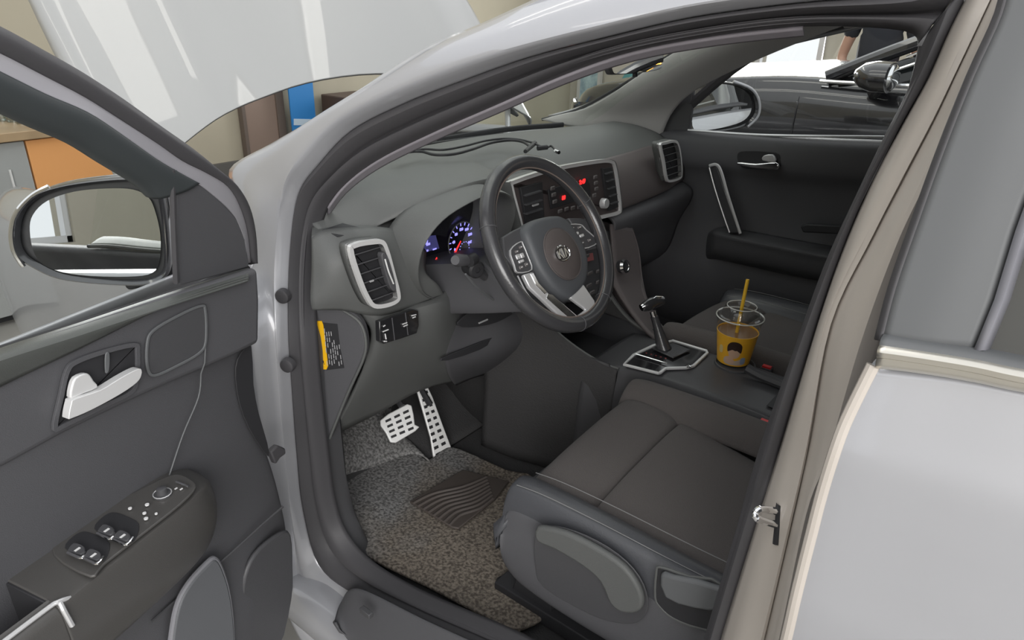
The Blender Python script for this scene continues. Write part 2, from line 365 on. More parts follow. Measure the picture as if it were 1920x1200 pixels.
# right A pillar trim (inside) and outer skin
pl = [Y(1020, 226, -.62), Y(1085, 208, -.63), Y(1160, 168, -.60), Y(1250, 112, -.585), Y(1335, 62, -.57), Y(1420, 10, -.55)]
pr_ = [Y(1240, 252, -.74), Y(1262, 200, -.73), Y(1300, 160, -.70), Y(1400, 108, -.67), Y(1560, 42, -.63), Y(1700, -5, -.60)]
sheet('pillar_trim', [pl, lerp(pl, pr_, .15, .014), lerp(pl, pr_, .5, .03), lerp(pl, pr_, .85, .014), pr_], M['pillar'], body, sol=.02, nu=5, nv=3)
sheet('pillar_skin', [[p+Vector((.03, -.07, .01)) for p in pl], [p+Vector((.03, -.05, .01)) for p in pr_]], M['paint'], body, sol=.01)
ed = [p+Vector((.004, .006, .004)) for p in pl]
MB().tube(cat(ed, 5), .005, 8).build('windscreen_seal', M['deep'], body)
# right roof rail and header
rr = [Vector((-.20, -.60, 1.465)), Vector((-.6, -.61, 1.51)), Vector((-1.1, -.6, 1.51)), Vector((-1.7, -.6, 1.46))]
MB().tube(cat(rr, 4), .04, 10).build('roof_rail', M['pillar'], body)
sheet('pillar_trim', [[Vector((-.72, -.70, 1.06)), Vector((-.76, -.67, 1.25)), Vector((-.80, -.61, 1.47))], [Vector((-.84, -.70, 1.06)), Vector((-.87, -.67, 1.25)), Vector((-.9, -.61, 1.47))]], M['pillar'], body, sol=.02)
# floor pan, firewall, tunnel, inner sill
MB().box((-.45, 0, .285), (1.75, 1.46, .04)).build('floor_pan', M['darkcarpet'], body, bev=0)
sheet('firewall', [[Vector((.40, y, .31)), Vector((.52, y, .36)), Vector((.66, y, .50)), Vector((.70, y, .95))] for y in (-.74, -.3, .3, .74)], M['darkcarpet'], body, sol=.01)
b = MB(); b.loft([[Vector((x, -.13, .30)), Vector((x, -.10, .46+dz)), Vector((x, -.07, .48+dz)), Vector((x, .07, .48+dz)), Vector((x, .10, .46+dz)), Vector((x, .13, .30))] for x, dz in ((-1.3, -.05), (-.6, 0), (.3, .02), (.7, .05))])
b.build('tunnel', M['darkcarpet'], body, sol=.01)
in0 = [S(*s[0], -.02) for s in ST[12:]]
in1 = [p+Vector((.005, -.05, -.05 if i > 5 else -.0)) for i, p in enumerate(in0)]
sheet('sill_trim', [in0, in1, [p+Vector((0, -.005, -.05)) for p in in1]], M['plastic2'], body, sol=.004)
MB().box((-.05, -.755, .44), (1.6, .03, .30)).build('sill_panel', M['plastic2'], body, bev=.005)
MB().box((.55, -.755, .68), (.36, .03, .72)).build('kick_panel', M['plastic2'], body, bev=.005)
MB().box((.58, .735, .68), (.36, .02, .72)).build('kick_panel', M['plastic2'], body, bev=.005)
sheet('quarter_panel', [[Vector((x, -.80, .35)), Vector((x, -.92, .6)), Vector((x, -.92, .95)), Vector((x, -.87, 1.12))] for x in (-.85, -1.4, -2.3)], M['paint'], body, sol=.01)
sheet('rear_bulkhead', [[Vector((-1.35, y, .3)), Vector((-1.4, y, .75)), Vector((-1.55, y, 1.05)), Vector((-1.62, y, 1.3))] for y in (-.7, 0, .7)], M['plastic2'], body, sol=.03)
# cowl, engine bay edge, front fenders
sheet('cowl_panel', [[Vector((.68-.38*y*y, y, 1.03)), Vector((.76-.38*y*y, y, 1.045)), Vector((.86-.3*y*y, y, 1.03)), Vector((.92-.3*y*y, y, 1.0))] for y in (-.7, -.4, 0, .4, .66)], M['plastic2'], body, sol=.006)
for (p0, p1) in ((Vector((.78, .30, 1.062)), Vector((.70, -.32, 1.072))), (Vector((.80, -.12, 1.07)), Vector((.66, -.60, 1.08)))):
    MB().tube(cat([p0, p0.lerp(p1, .5)+Vector((-.01, 0, .01)), p1], 5), .009, 8, flat=.6).build('wiper', M['deep'], body)
fen = []
for x, yo, zt in ((.42, .80, 1.06), (.62, .86, 1.05), (.95, .90, 1.015), (1.3, .905, .99), (1.6, .885, .945), (1.85, .80, .89), (1.98, .66, .82)):
    fen.append([Vector((x, yo-.13, zt-.03)), Vector((x, yo-.09, zt)), Vector((x, yo-.035, zt-.03)), Vector((x, yo, zt-.10)), Vector((x+.01, yo+.01, zt-.25)), Vector((x+.01, yo, zt-.42)), Vector((x, yo-.02, .42))])
sheet('front_fender', fen, M['paint'], body, sol=.01)
fr = [[Vector((p.x, -p.y, p.z)) for p in r] for r in fen]
sheet('front_fender', fr, M['paint'], body, sol=.01)
sheet('front_bumper', [[Vector((1.98, y, .80)), Vector((2.08-.2*y*y, y, .7)), Vector((2.12-.25*y*y, y, .5)), Vector((2.0-.2*y*y, y, .3))] for y in (-.6, -.3, 0, .3, .6)], M['paint'], body, sol=.02)
MB().box((1.25, 0, .72), (.95, 1.1, .36)).build('engine', M['deep'], body, bev=.05)
sheet('engine_bay_edge', [[Vector((.9, y, 1.0)), Vector((1.0, y, .93)), Vector((1.4, y, .90)), Vector((1.95, y, .84))] for y in (-.62, 0, .62)], M['deep'], body, sol=.01)
for sy in (1, -1):
    for x in (1.32,):
        wl = MB().lathe([(.20, -.1), (.33, -.11), (.345, -.07), (.345, .07), (.33, .1), (.20, .1)], (x, sy*.72, .345), (0, 1, 0), 40).build('tyre', M['rubber'], body)
        MB().lathe([(.02, -.02), (.05, .06), (.19, .075), (.205, .09)], (x, sy*.74, .345), (0, sy, 0), 24).build('wheel_rim', M['silver'], wl)
# rocker under the door
sheet('rocker', [[Vector((x, .78, .27)), Vector((x, .84, .265)), Vector((x, .87, .22)), Vector((x, .83, .17)), Vector((x, .6, .16))] for x in (.40, 0, -.6, -1.3)], M['paint'], body, sol=.01)

# ================================================================== HOOD (raised)
hood = thing('car_hood', (1.0, 0, 1.05), 'raised silver white bonnet seen from behind above the windscreen', 'car hood')
tilt = math.radians(52); hd = Vector((math.cos(tilt), 0, math.sin(tilt))); hn = Vector((-math.sin(tilt), 0, math.cos(tilt)))
def H(s, y, h=0): return Vector((.93, 0, 1.07))+hd*s+hn*h+Vector((0, y, 0))
hw = [(-.03, .78), (.0, .78), (.25, .775), (.5, .77), (.75, .74), (.95, .66), (1.06, .5)]
rows = []
for (s, wv) in hw:
    r = []
    for t in (-1, -.97, -.88, -.74, -.62, -.45, -.25, 0, .25, .45, .62, .74, .88, .97, 1):
        y = t*wv; rear = .36*(1-abs(t)**2.2)*max(0, 1-max(s, 0)/.8)*.62
        h = .055*(1-t*t)+(.018 if abs(abs(t)-.62) < .01 else 0)+(.012 if abs(abs(t)-.74) < .01 else 0)-(.03 if abs(t) > .985 else 0)
        r.append(H(s+rear, y, h-(.05*max(0, s-.6)/.4)))
    rows.append(r)
sheet('hood_skin', rows, M['hood'], hood, sol=.008, nu=3, nv=4)
rows2 = [[H(s+.02+.36*(1-abs(t)**2.2)*max(0, 1-s/.8)*.62, t*wv*.96, .055*(1-t*t)-.035) for t in (-1, -.5, 0, .5, 1)] for s, wv in hw[1:]]
sheet('hood_liner', rows2, M['deep'], hood, sol=.012, nu=4, nv=3)
for sy in (1, -1):
    MB().tube([H(.06, sy*.70, -.03), Vector((.95, sy*.66, 1.0)), Vector((1.05, sy*.66, .98))], .012, 8).build('hinge', M['silver'], hood)

# ================================================================== FRONT DOOR (swung open)
fd = thing('front_door', (DH.x, DH.y, .35), 'opened driver side front door showing its dark trim, handle and window switches', 'car door')
def DL(s, z, o): p = DH+DD*s+DN*o; return Vector((p.x, p.y, z))
nl = -DN
# lower trim skin
def dcol(pts, o=0.0): return [DP(u, v, o, 0) for u, v in pts]
front = [(471, 500), (474, 560), (472, 640), (482, 730), (500, 815), (528, 905), (547, 1000), (548, 1080), (520, 1200), (470, 1330)]
fr_l = [DP(u, v, .012, 0) for u, v in front]
zs = [p.z for p in fr_l]
rows = []
for k, s in enumerate((0, .04, .15, .3, .5, .75, 1.0)):
    r = []
    for i, p in enumerate(fr_l):
        q = p+DD*s; z = zs[i]+.02*s; bul = [-.016, .0, .012, .018, .02, .018, .015][k]
        if i == 0: bul -= .02
        if z < .66: bul += .020*min(1, (.66-z)/.15)*min(1, s/.15)
        r.append(q+DN*bul)
        r[-1].z = z+ (.03*s if i < 3 else 0)
    rows.append(r)
rows.insert(0, [p+DN*-.05 for p in rows[0]])
sheet('door_trim', rows, M['plastic'], fd, sol=.02, soloff=-1, nu=4, nv=4)
# outer skin of the door
ok = []
for s in (-.05, .0, .3, .7, 1.06):
    ok.append([DL(s, z, o) for z, o in ((1.06, -.10), (.95, -.15), (.7, -.16), (.5, -.15), (.28, -.11))])
sheet('outer_skin', ok, M['paint'], fd, sol=.006)
# padded upper roll with the belt line
up = [(-130, 715), (0, 651), (150, 603), (300, 553), (400, 521), (468, 499), (472, 560), (471, 640), (420, 665), (360, 691), (300, 716), (235, 745), (150, 785), (95, 812), (0, 864), (-130, 925)]
slab('upper_trim', [DP(u, v, .02, 0) for u, v in up], DN*.018, M['plastic'], fd, bev=.012, seg=4)
belt = [(-130, 700), (0, 651), (150, 603), (300, 553), (400, 521), (466, 500)]
MB().tube(cat([DP(u, v+3, -.006, 0) for u, v in belt], 4), .004, 8).build('belt_seal', M['deep'], fd)
sheet('upper_roll', [[DP(u, v+1, 0, 0) for u, v in belt], [DP(u, v+4, .025, 0) for u, v in belt], [DP(u, v+26, .050, 0) for u, v in belt], [DP(u, v+75*max(.3, (470-u)/470), .042, 0) for u, v in belt]], mat('upper_roll_plastic', (.085, .09, .085), .45, bump=.2, bscale=800), fd, sol=.004)
# square inset and seam lines
sq = [(273, 692), (272, 645), (284, 618), (330, 590), (374, 571), (385, 580), (386, 640), (372, 664), (330, 688), (288, 706)]
P_ = [DP(u, v, .040, 0) for u, v in sq]
rg, inn = ringslab('inset_frame', P_, .004, DN*.003, M['applique'], fd, sm=4)
slab('inset_pad', inn, DN*.0015, M['plastic2'], fd, bev=.001)
MB().tube(cat([DP(u, v, .041, 0) for u, v in ((385, 572), (386, 620), (384, 680))], 4)+cat([DP(u, v, .034, 0) for u, v in ((377, 700), (372, 745), (343, 815), (317, 893))], 5), .0012, 6).build('trim_seam', M['applique'], fd)
# inner release handle in its bowl
bz = [(96, 806), (108, 740), (120, 692), (142, 672), (200, 652), (252, 642), (259, 660), (257, 712), (244, 738), (190, 765), (130, 795)]
P_ = [DP(u, v, .039, 0) for u, v in bz]
rg, inn = ringslab('handle_bezel', P_, .006, DN*.004, M['plastic'], fd, sm=4)
slab('handle_bowl', inn, DN*.001, M['deep'], fd, bev=.0004)
hp = [(116, 779), (121, 752), (128, 744), (175, 728), (212, 706), (238, 692), (252, 688), (253, 700), (244, 714), (214, 735), (160, 764), (122, 780)]
h_ = slab('release_handle', [DP(u, v, .046, 0) for u, v in hp], DN*.012, M['frame'], fd, sm=3, bev=.004, seg=4)
hk = [(123, 742), (126, 722), (133, 706), (150, 698), (160, 700), (168, 712), (176, 724), (150, 735), (128, 744)]
slab('lock_lever', [DP(u, v, .045, 0) for u, v in hk], DN*.008, M['frame'], fd, sm=2, bev=.002, seg=3)
slab('bowl_reflection', [DP(u, v, .042, 0) for u, v in [(196, 664), (204, 662), (203, 694), (196, 698)]], DN*.002, M['applique'], fd, sm=3, bev=.001)  # pale upright sheet standing in for a reflection in the bowl
# armrest
arm = []
ZA = .832
def armsec(s, z, w, drop, inn=.028):
    return [DL(s, z+.004, inn-.02), DL(s, z+.004, inn+.01), DL(s, z, w-.012), DL(s, z-.010, w), DL(s, z-drop*.5, w+.004), DL(s, z-drop*.9, w-.012), DL(s, z-drop, w-.05), DL(s, z-drop, inn-.02)]
secs = [(.192, ZA-.05, .035, .05), (.200, ZA-.025, .062, .08), (.222, ZA-.010, .088, .105), (.26, ZA, .104, .125), (.33, ZA+.002, .112, .13), (.45, ZA+.002, .117, .13), (.475, ZA+.002, .118, .13)]
ar = sheet('armrest', [armsec(*q) for q in secs], M['armplastic'], fd, sol=.004, closed=False, nu=4, nv=4)
# rear part of the armrest with the pull cup (U-shaped)
def armU(s, z, w, drop): return [DL(s, z-.055, .05), DL(s, z-.055, w-.035), DL(s, z-.004, w-.022), DL(s, z, w-.016), DL(s, z-.012, w), DL(s, z-.08, w+.002), DL(s, z-.12, w-.012), DL(s, z-.13, w-.06)]
sheet('armrest_grip', [armU(s, ZA+.002, .118, .13) for s in (.474, .5, .6, .75, .9)], M['armplastic'], ar, sol=.004)
MB().prism([DL(.474, ZA-.06, .03), DL(.474, ZA+.004, .03), DL(.474, ZA+.002, .10), DL(.474, ZA-.06, .09)], DD*.004).build('cup_wall', M['deep'], ar, bev=.001)
ed = [DL(.458, ZA-.002, .113), DL(.472, ZA+.004, .112), DL(.49, ZA+.004, .110), DL(.6, ZA+.004, .111), DL(.8, ZA+.004, .112)]
MB().tube(cat(ed, 5), .0028, 8).build('trim_strip', M['silver'], ar)
MB().tube(cat([DL(.470, ZA+.003, .112), DL(.472, ZA-.006, .119), DL(.470, ZA-.03, .122)], 4), .003, 8).build('trim_strip', M['silver'], ar)
# switch plate on top of the armrest
ZP = ZA+.006
plate = [(102, 1045), (120, 1005), (200, 955), (290, 908), (330, 893), (356, 901), (368, 917), (338, 950), (262, 1010), (196, 1062), (170, 1085)]
swp = slab('switch_plate', [Z(u, v, ZP-.002) for u, v in plate], Vector((0, 0, .004)), M['armplastic'], ar, sm=3, bev=.0015)
for (u0, v0) in ((164, 1030), (219, 994)):
    a = Z(u0, v0, ZP+.002)
    hollow = [Z(u0+du, v0+dv, ZP+.002) for du, dv in ((-42, -2), (-28, -22), (-8, -32), (16, -26), (42, -10), (32, 22), (8, 24), (-14, 14))]
    hw_ = slab('switch_well', hollow, Vector((0, 0, .0012)), M['deep'], swp, sm=3, bev=.0005)
    for k, (du, dv) in enumerate(((-20, 2), (10, 13))):
        c = [Z(u0+du+a1, v0+dv+b1, ZP+.006) for a1, b1 in ((-16, 4), (-4, -10), (14, -4), (16, 6), (8, 12), (-6, 8))]
        sb = slab('window_switch', c, Vector((0, 0, .004)), M['plastic2'], swp, sm=3, bev=.002)
        l0 = cat([Z(u0+du-17, v0+dv+4, ZP+.009), Z(u0+du-4, v0+dv+10, ZP+.010), Z(u0+du+9, v0+dv+14, ZP+.010), Z(u0+du+17+3*k, v0+dv+4-3*k, ZP+.009)], 4)
        MB().tube(l0, .0019, 8).build('chrome_tip', M['bright'], sb)
        MB().box(Z(u0+du+1, v0+dv-2, ZP+.0105), (.007, .003, .0008), (DD, DN, Vector((0, 0, 1)))).build('symbol', M['white'], sb)
c = Z(305, 928, ZP+.002)
kn = MB().lathe([(.012, 0), (.012, .002), (.0075, .003), (.0065, .011), (.005, .012)], c, (0, 0, 1), 20).build('mirror_knob', M['plastic2'], swp)
MB().tube([c+Vector((.0118*math.cos(t), .0118*math.sin(t), .003)) for t in [k*.42 for k in range(15)]], .0008, 6, closed=True).build('knob_ring', M['silver'], kn)
for (u, v, r) in ((244, 954, .004), (276, 947, .0045), (271, 963, .004), (274, 973, .0045), (293, 964, .003)):
    MB().lathe([(.0005, .0015), (r*.6, .0015), (r*.62, 0)], Z(u, v, ZP+.004), (0, 0, 1), 12).build('button_mark', M['white'], swp)
MB().tube(cat([Z(330, 903, ZP+.006), Z(343, 908, ZP+.006), Z(354, 913, ZP+.006)], 4), .0016, 8).build('lock_button', M['bright'], swp)
for (u, v) in ((330, 916), (340, 917)): MB().box(Z(u, v, ZP+.004), (.004, .002, .001), (DD, DN, Vector((0, 0, 1)))).build('button_mark', M['white'], swp)
# map pocket rim, speaker
pk = [(318, 1215), (330, 1140), (352, 1095), (385, 1058), (401, 1048), (414, 1070), (426, 1110), (433, 1160), (436, 1215), (436, 1300), (318, 1300)]
P_ = [DP(u, v, .052, 0) for u, v in pk]
slab('pocket_face', P_, DN*.006, mat('pocket_plastic', (.13, .135, .145), .5), fd, sm=3, bev=.003)
MB().tube(cat(P_[:9], 5), .0045, 8).build('pocket_rim', mat('pocket_rim', (.24, .24, .26), .35), fd)
spk = [(448, 1230), (446, 1120), (456, 1064), (480, 1026), (520, 996), (538, 1000), (542, 1060), (540, 1120), (514, 1215)]
slab('speaker_grille', [DP(u, v, .033, 0) for u, v in spk], DN*.01, M['plastic2'], fd, sm=3, bev=.004)
MB().tube(cat([DP(u, v, .043, 0) for u, v in ((285, 1165), (360, 1100), (430, 1040), (490, 985), (530, 950))], 4), .0025, 6).build('lower_crease', M['plastic2'], fd)
slab('edge_shade', [DP(u, v, .0165, 0) for u, v in ((470, 648), (450, 662), (440, 690), (443, 735), (455, 780), (478, 825), (502, 856), (500, 830), (484, 775), (474, 720))], DN*.002, M['deep'], fd, sm=2, bev=.001)  # dark sheet standing in for the shadow on the door's front edge
MB().prism([DP(u, v, .0, 0) for u, v in ((498, 845), (512, 832), (526, 838), (527, 848), (516, 856), (508, 868))], DN*.012).build('check_strap', M['rubber'], fd, bev=.003)
# window frame: outer seal, painted band, inner channel
e0 = [(-110, 0), (0, 49), (75, 90), (150, 133), (225, 182), (300, 236), (357, 276), (405, 316), (436, 345), (460, 385), (471, 435), (474, 492)]
e1 = [(-110, 50), (0, 100), (80, 141), (160, 183), (225, 224), (296, 270), (342, 302), (388, 325), (427, 350), (450, 388), (464, 435), (470, 492)]
e2 = [(-110, 85), (0, 139), (80, 178), (160, 212), (222, 252), (290, 300), (333, 325), (372, 345), (405, 370), (438, 402), (457, 445), (464, 492)]
e3 = [(-110, 140), (0, 193), (80, 231), (150, 262), (205, 297), (250, 325), (275, 342), (300, 366), (312, 400), (318, 440), (321, 480), (322, 530)]
f0 = [DP(u, v, -.01) for u, v in e0]; f1 = [DP(u, v, .004) for u, v in e1]; f2 = [DP(u, v, .012) for u, v in e2]; f3 = [DP(u, v, .0) for u, v in e3]
off = lambda A, o: [p+DN*o for p in A]
sheet('frame_seal', [off(f0, -.03), f0, off(lerp(f0, f1, .3), .012), off(lerp(f0, f1, .75), .008), f1], M['rubber'], fd, sol=.01, nu=4, nv=3)
sheet('window_frame', [off(f1, -.012), f1, lerp(f1, f2, .5), f2, off(f2, -.006)], mat('lilac_silver_paint', (.42, .41, .44), .4, .2, .6), fd, sol=.008, nu=4, nv=2)
sheet('window_channel', [off(f2, -.004)[:8], off(lerp(f2, f3, .4), .004)[:8], off(f3, .002)[:8], off(f3, -.02)[:8]], mat('channel_rubber', (.045, .052, .055), .6), fd, sol=.006, nu=4, nv=3)
sail = [(321, 312), (333, 328), (371, 348), (403, 373), (435, 405), (453, 447), (460, 490), (460, 500), (400, 516), (330, 534), (323, 480), (322, 400)]
sl = slab('mirror_sail', [DP(u, v, .004) for u, v in sail], DN*.008, M['plastic'], fd, bev=.003, seg=3)
MB().tube(cat([DP(u, v, .012) for u, v in ((322, 318), (325, 420), (330, 530))], 4), .004, 8).build('sail_edge', M['rubber'], sl)
MB().tube([DP(195, 283, .006), DP(199, 287, .006)], .003, 6).build('frame_clip', M['white'], fd)
gl = [f3[i]+DN*-.012 for i in range(len(f3))]
gl += [DP(u, v, -.014, 0) for u, v in ((250, 575), (150, 606), (0, 655), (-110, 700))]
me = mesh('window_glass', gl, [tuple(range(len(gl)))], M['doorglass'], fd, smooth=False)
# wing mirror
mc = CAMP+ray(182, 432)*1.10; c_ = (CAMP-mc).normalized(); mn = (Vector((c_.x, c_.y, 0)).normalized()*.80+DD*.25+Vector((0, 0, .13))).normalized()
wm_o = [(20, 445), (27, 400), (55, 367), (110, 346), (190, 334), (262, 331), (298, 343), (310, 375), (318, 440), (320, 500), (308, 524), (270, 535), (190, 533), (110, 523), (58, 500), (30, 478)]
wm_g = [(57, 432), (63, 402), (90, 376), (140, 359), (200, 353), (250, 355), (279, 370), (292, 398), (301, 440), (300, 485), (286, 511), (240, 518), (150, 515), (92, 501), (66, 476)]
mo = cat([PL(u, v, mc, mn) for u, v in wm_o], 4, True); n_ = len(mo)
mg = cat([PL(u, v, mc-mn*.008, mn) for u, v in wm_g], 4, True)
cen = sum(mo, Vector())/n_
def ringo(k, d): return [cen+(p-cen)*k-mn*d for p in mo]
wm = MB().loft([ringo(.90, .004), ringo(.955, -.010), ringo(.99, -.004), ringo(1.0, .015), ringo(.985, .05), ringo(.86, .085), ringo(.55, .105), ringo(.05, .112)], True, False).build('wing_mirror', mat('mirror_shell', (.05, .05, .055), .2, coat=.6), fd)
wsh = MB().loft([ringo(.99, .045), ringo(1.0, .055), ringo(.90, .088), ringo(.57, .110), ringo(.05, .117)], True, False).build('mirror_cover', M['paint'], wm)
lens_ = [PL(u, v, mc-mn*-.006, mn) for u, v in ((44, 500), (26, 470), (22, 430), (34, 395), (62, 366), (92, 350))]
MB().tube(cat(lens_, 5), .004, 8).build('turn_signal', M['bright'], wm)
gv = [p for p in mg]
MB().loft([ringo(.93, .014), ringo(.5, .014), ringo(.01, .014)], True).build('mirror_well', M['deep'], wm)
mesh('mirror_glass', gv, [tuple(range(len(gv)))], M['mirror'], wm, smooth=False, sol=.003)
foot = [PL(u, v, mc-mn*.03, mn) for u, v in ((300, 470), (318, 470), (330, 528), (240, 545), (232, 535), (290, 515))]
slab('mirror_foot', foot, -mn*.03, M['deep'], wm, bev=.004)

# ================================================================== REAR DOOR
rd = thing('rear_door', (-1.2, .9, .3), 'closed silver white rear door at the right edge with dark pillar trim', 'car door')
RX = -1.9
edge = [(1642, 688), (1592, 790), (1567, 858), (1545, 930), (1527, 1000), (1508, 1075), (1488, 1160), (1462, 1290), (1448, 1500)]
le = [RS(u, v, .0) for u, v in edge]
rows = [[p+Vector((.002, -.03, 0)) for p in le], [p+Vector((.004, -.006, 0)) for p in le], [p+Vector((-.004, .001, 0)) for p in le]]
top_ = [RS(u, v, -.002) for u, v in ((1643, 688), (1730, 694), (1830, 710), (1940, 732), (2100, 762))]
slope = (top_[-1].z-top_[1].z)/(top_[1].x-top_[-1].x)
for x in (-.74, -.80, -.95, -1.3, RX):
    zt = interp(sorted((p.x, p.z) for p in top_), x) if x > top_[-1].x else top_[-1].z+slope*(top_[-1].x-x)*.6
    r = []
    for i, p in enumerate(le):
        k = (p.z-le[-1].z)/(le[0].z-le[-1].z); z = le[-1].z+(zt-le[-1].z)*k
        r.append(Vector((x, interp(RSIDE, z), z)))
    rows.append(r)
sheet('door_skin', rows, M['paint'], rd, sol=.02, nu=5, nv=4)
MB().tube(cat([p+Vector((.002, -.002, 0)) for p in le], 5), .006, 10).build('door_edge', M['jamb'], rd)
# crease line across the skin
# dark strip + matte pillar trim
ap = [(1897, -60), (1880, 25), (1826, 145), (1772, 280), (1719, 427), (1680, 540), (1655, 636)]
apd = [RS(u, v, .0) for u, v in ap]; apo = [RS(u-16, v-2, -.012) for u, v in ap]
sheet('trim_seal', [[p+Vector((0, -.03, 0)) for p in apo], apo, lerp(apo, apd, .6, .004), apd], M['rubber'], rd, sol=.006)
ae = [(2100, -60), (2040, 60), (1975, 200), (1945, 320), (1905, 430), (1865, 560), (1826, 655)]
aeo = [RS(u, v, .0) for u, v in ae]
sheet('pillar_trim', [apd, lerp(apd, aeo, .5, .003), aeo], M['applique'], rd, sol=.01)
st2 = [(u+16+i*0, v+2) for i, (u, v) in enumerate(ae)]
MB().loft([[p+Vector((0, .004, 0)) for p in aeo], [RS(u, v, .006) for u, v in st2], [RS(u+14, v, -.004) for u, v in st2]]).build('glass_run', mat('grey_glass_run', (.24, .24, .27), .45), rd, sol=.004)
gl = [RS(u+22, v, -.012) for u, v in ae]
bz_ = gl[-1]
gq = gl+[RS(2122, 720, -.012), Vector((RX, bz_.y-.02, 1.20+slope*.6)), Vector((RX, gl[0].y, gl[0].z))]
mesh('window_glass', gq, [tuple(range(len(gq)))], M['darkglass'], rd, smooth=False, sol=.004)
slab('glass_dark_area', [RS(u, v, -.004) for u, v in ((1885, 470), (1960, 474), (1960, 690), (1838, 660))], Vector((0, -.004, 0)), mat('dark_area', (.06, .06, .056), .7), rd, bev=.001)  # flat dark sheet laid over the front of the rear glass
# bright belt moulding
b0 = [RS(u, v, .006) for u, v in ((1652, 640), (1730, 652), (1830, 668), (1940, 690), (2100, 720))]
b1 = [RS(u, v, .010) for u, v in ((1649, 652), (1730, 664), (1830, 680), (1940, 702), (2100, 732))]
b2_ = [RS(u, v, .012) for u, v in ((1646, 664), (1730, 675), (1830, 692), (1940, 716), (2100, 746))]
b3 = [RS(u, v, .004) for u, v in ((1643, 682), (1730, 692), (1830, 708), (1940, 730), (2100, 760))]
ext = slope*(b0[-1].x-RX)*.6
for bb in (b0, b1, b2_, b3):
    bb.pop(); l, q = bb[-1], bb[0]; m_ = (l.z-q.z)/(q.x-l.x); y_ = (l.y-q.y)/(q.x-l.x)
    for x in (-.90, -1.05, -1.3, -1.6, RX): bb.append(Vector((x, l.y+max(-.05, min(.0, y_))*(l.x-x), l.z+m_*(l.x-x))))
sheet('belt_rubber', [[p+Vector((0, -.02, 0)) for p in b0], b0, b1], M['applique'], rd, sol=.004)
sheet('belt_moulding', [b1, lerp(b1, b2_, .5, .004), b2_, lerp(b2_, b3, .7, .002), b3], mat('brushed_chrome', (.72, .69, .62), .28, .9), rd, sol=.004)

# ================================================================== PASSENGER DOOR
pd = thing('passenger_door', (-.2, -.8, .35), 'closed passenger side front door across the cabin with silver pull handle', 'car door')
bl = [(1236, 250), (1290, 247), (1400, 255), (1500, 258), (1660, 260), (1800, 262)]
prof = []
xs = [.36, .30, .1, -.15, -.45, -.80]
tops = [Y(u, v, -.73) for u, v in bl]
for x, t in zip(xs, tops):
    zt = t.z
    prof.append([Vector((x, -.80, zt-.005)), Vector((x, -.745, zt+.002)), Vector((x, -.705, zt-.018)), Vector((x, -.700, zt-.09)), Vector((x, -.725, zt-.15)), Vector((x, -.735, zt-.28)), Vector((x, -.72, .72)), Vector((x, -.70, .62)), Vector((x, -.72, .45)), Vector((x, -.78, .38))])
sheet('door_trim', prof, M['plastic'], pd, sol=.01, nu=4, nv=4)
sheet('outer_skin', [[Vector((x, -.83, zt)), Vector((x, -.90, zt-.07)), Vector((x, -.925, .9)), Vector((x, -.92, .6)), Vector((x, -.88, .33))] for x, zt in ((.42, 1.07), (0, 1.09), (-.45, 1.12), (-.83, 1.14))], M['paint'], pd, sol=.008)
MB().tube(cat([Y(u, v-3, -.735) for u, v in bl[1:]], 4), .004, 8).build('belt_strip', M['silver'], pd)
# armrest with cup
asec = []
for x, wv, dz in ((.13, .01, -.03), (.10, .05, -.008), (.05, .075, 0), (-.15, .085, .005), (-.45, .085, .015), (-.75, .08, .03)):
    z = .80+dz; asec.append([Vector((x, -.73, z+.006)), Vector((x, -.73+wv, z+.002)), Vector((x, -.725+wv, z-.02)), Vector((x, -.73+wv*.95, z-.07)), Vector((x, -.73+wv*.4, z-.10)), Vector((x, -.74, z-.11))])
pa = sheet('armrest', asec, M['plastic2'], pd, sol=.004)
slab('window_switch', [Y(u, v, -.655) for u, v in ((1500, 425), (1512, 420), (1580, 424), (1590, 434), (1580, 440), (1505, 436))], Vector((0, -.02, 0)), M['deep'], pa, bev=.004)
# pull handle
ph0 = [(1329, 312), (1352, 308), (1372, 350), (1392, 440), (1368, 440), (1350, 390)]
phs = slab('pull_handle', [Y(u, v, -.655) for u, v in ((1332, 316), (1345, 312), (1386, 437), (1366, 438), (1354, 400))], Vector((0, -.03, 0)), M['leather'], pd, bev=.004)
MB().tube(cat([Y(u, v, -.650) for u, v in ((1330, 311), (1343, 309), (1352, 322), (1366, 370), (1388, 438))], 5), .0050, 8, flat=.7).build('handle_trim', M['silver'], phs)
MB().tube(cat([Y(u, v, -.652) for u, v in ((1330, 314), (1340, 352), (1356, 402), (1368, 436))], 5), .0025, 8).build('handle_edge', M['silver'], phs)
hb = slab('handle_bowl', [Y(u, v, -.700) for u, v in ((1384, 288), (1400, 283), (1455, 286), (1463, 300), (1458, 316), (1400, 316), (1386, 305))], Vector((0, .004, 0)), M['deep'], pd, sm=3, bev=.001)
slab('release_handle', [Y(u, v, -.69) for u, v in ((1386, 303), (1420, 306), (1456, 303), (1463, 314), (1455, 317), (1420, 315), (1390, 309))], Vector((0, .014, 0)), M['bright'], pd, sm=3, bev=.003)
slab('lock_lever', [Y(u, v, -.69) for u, v in ((1432, 300), (1434, 291), (1450, 289), (1456, 298), (1454, 303))], Vector((0, .012, 0)), M['silver'], pd, sm=2, bev=.002)
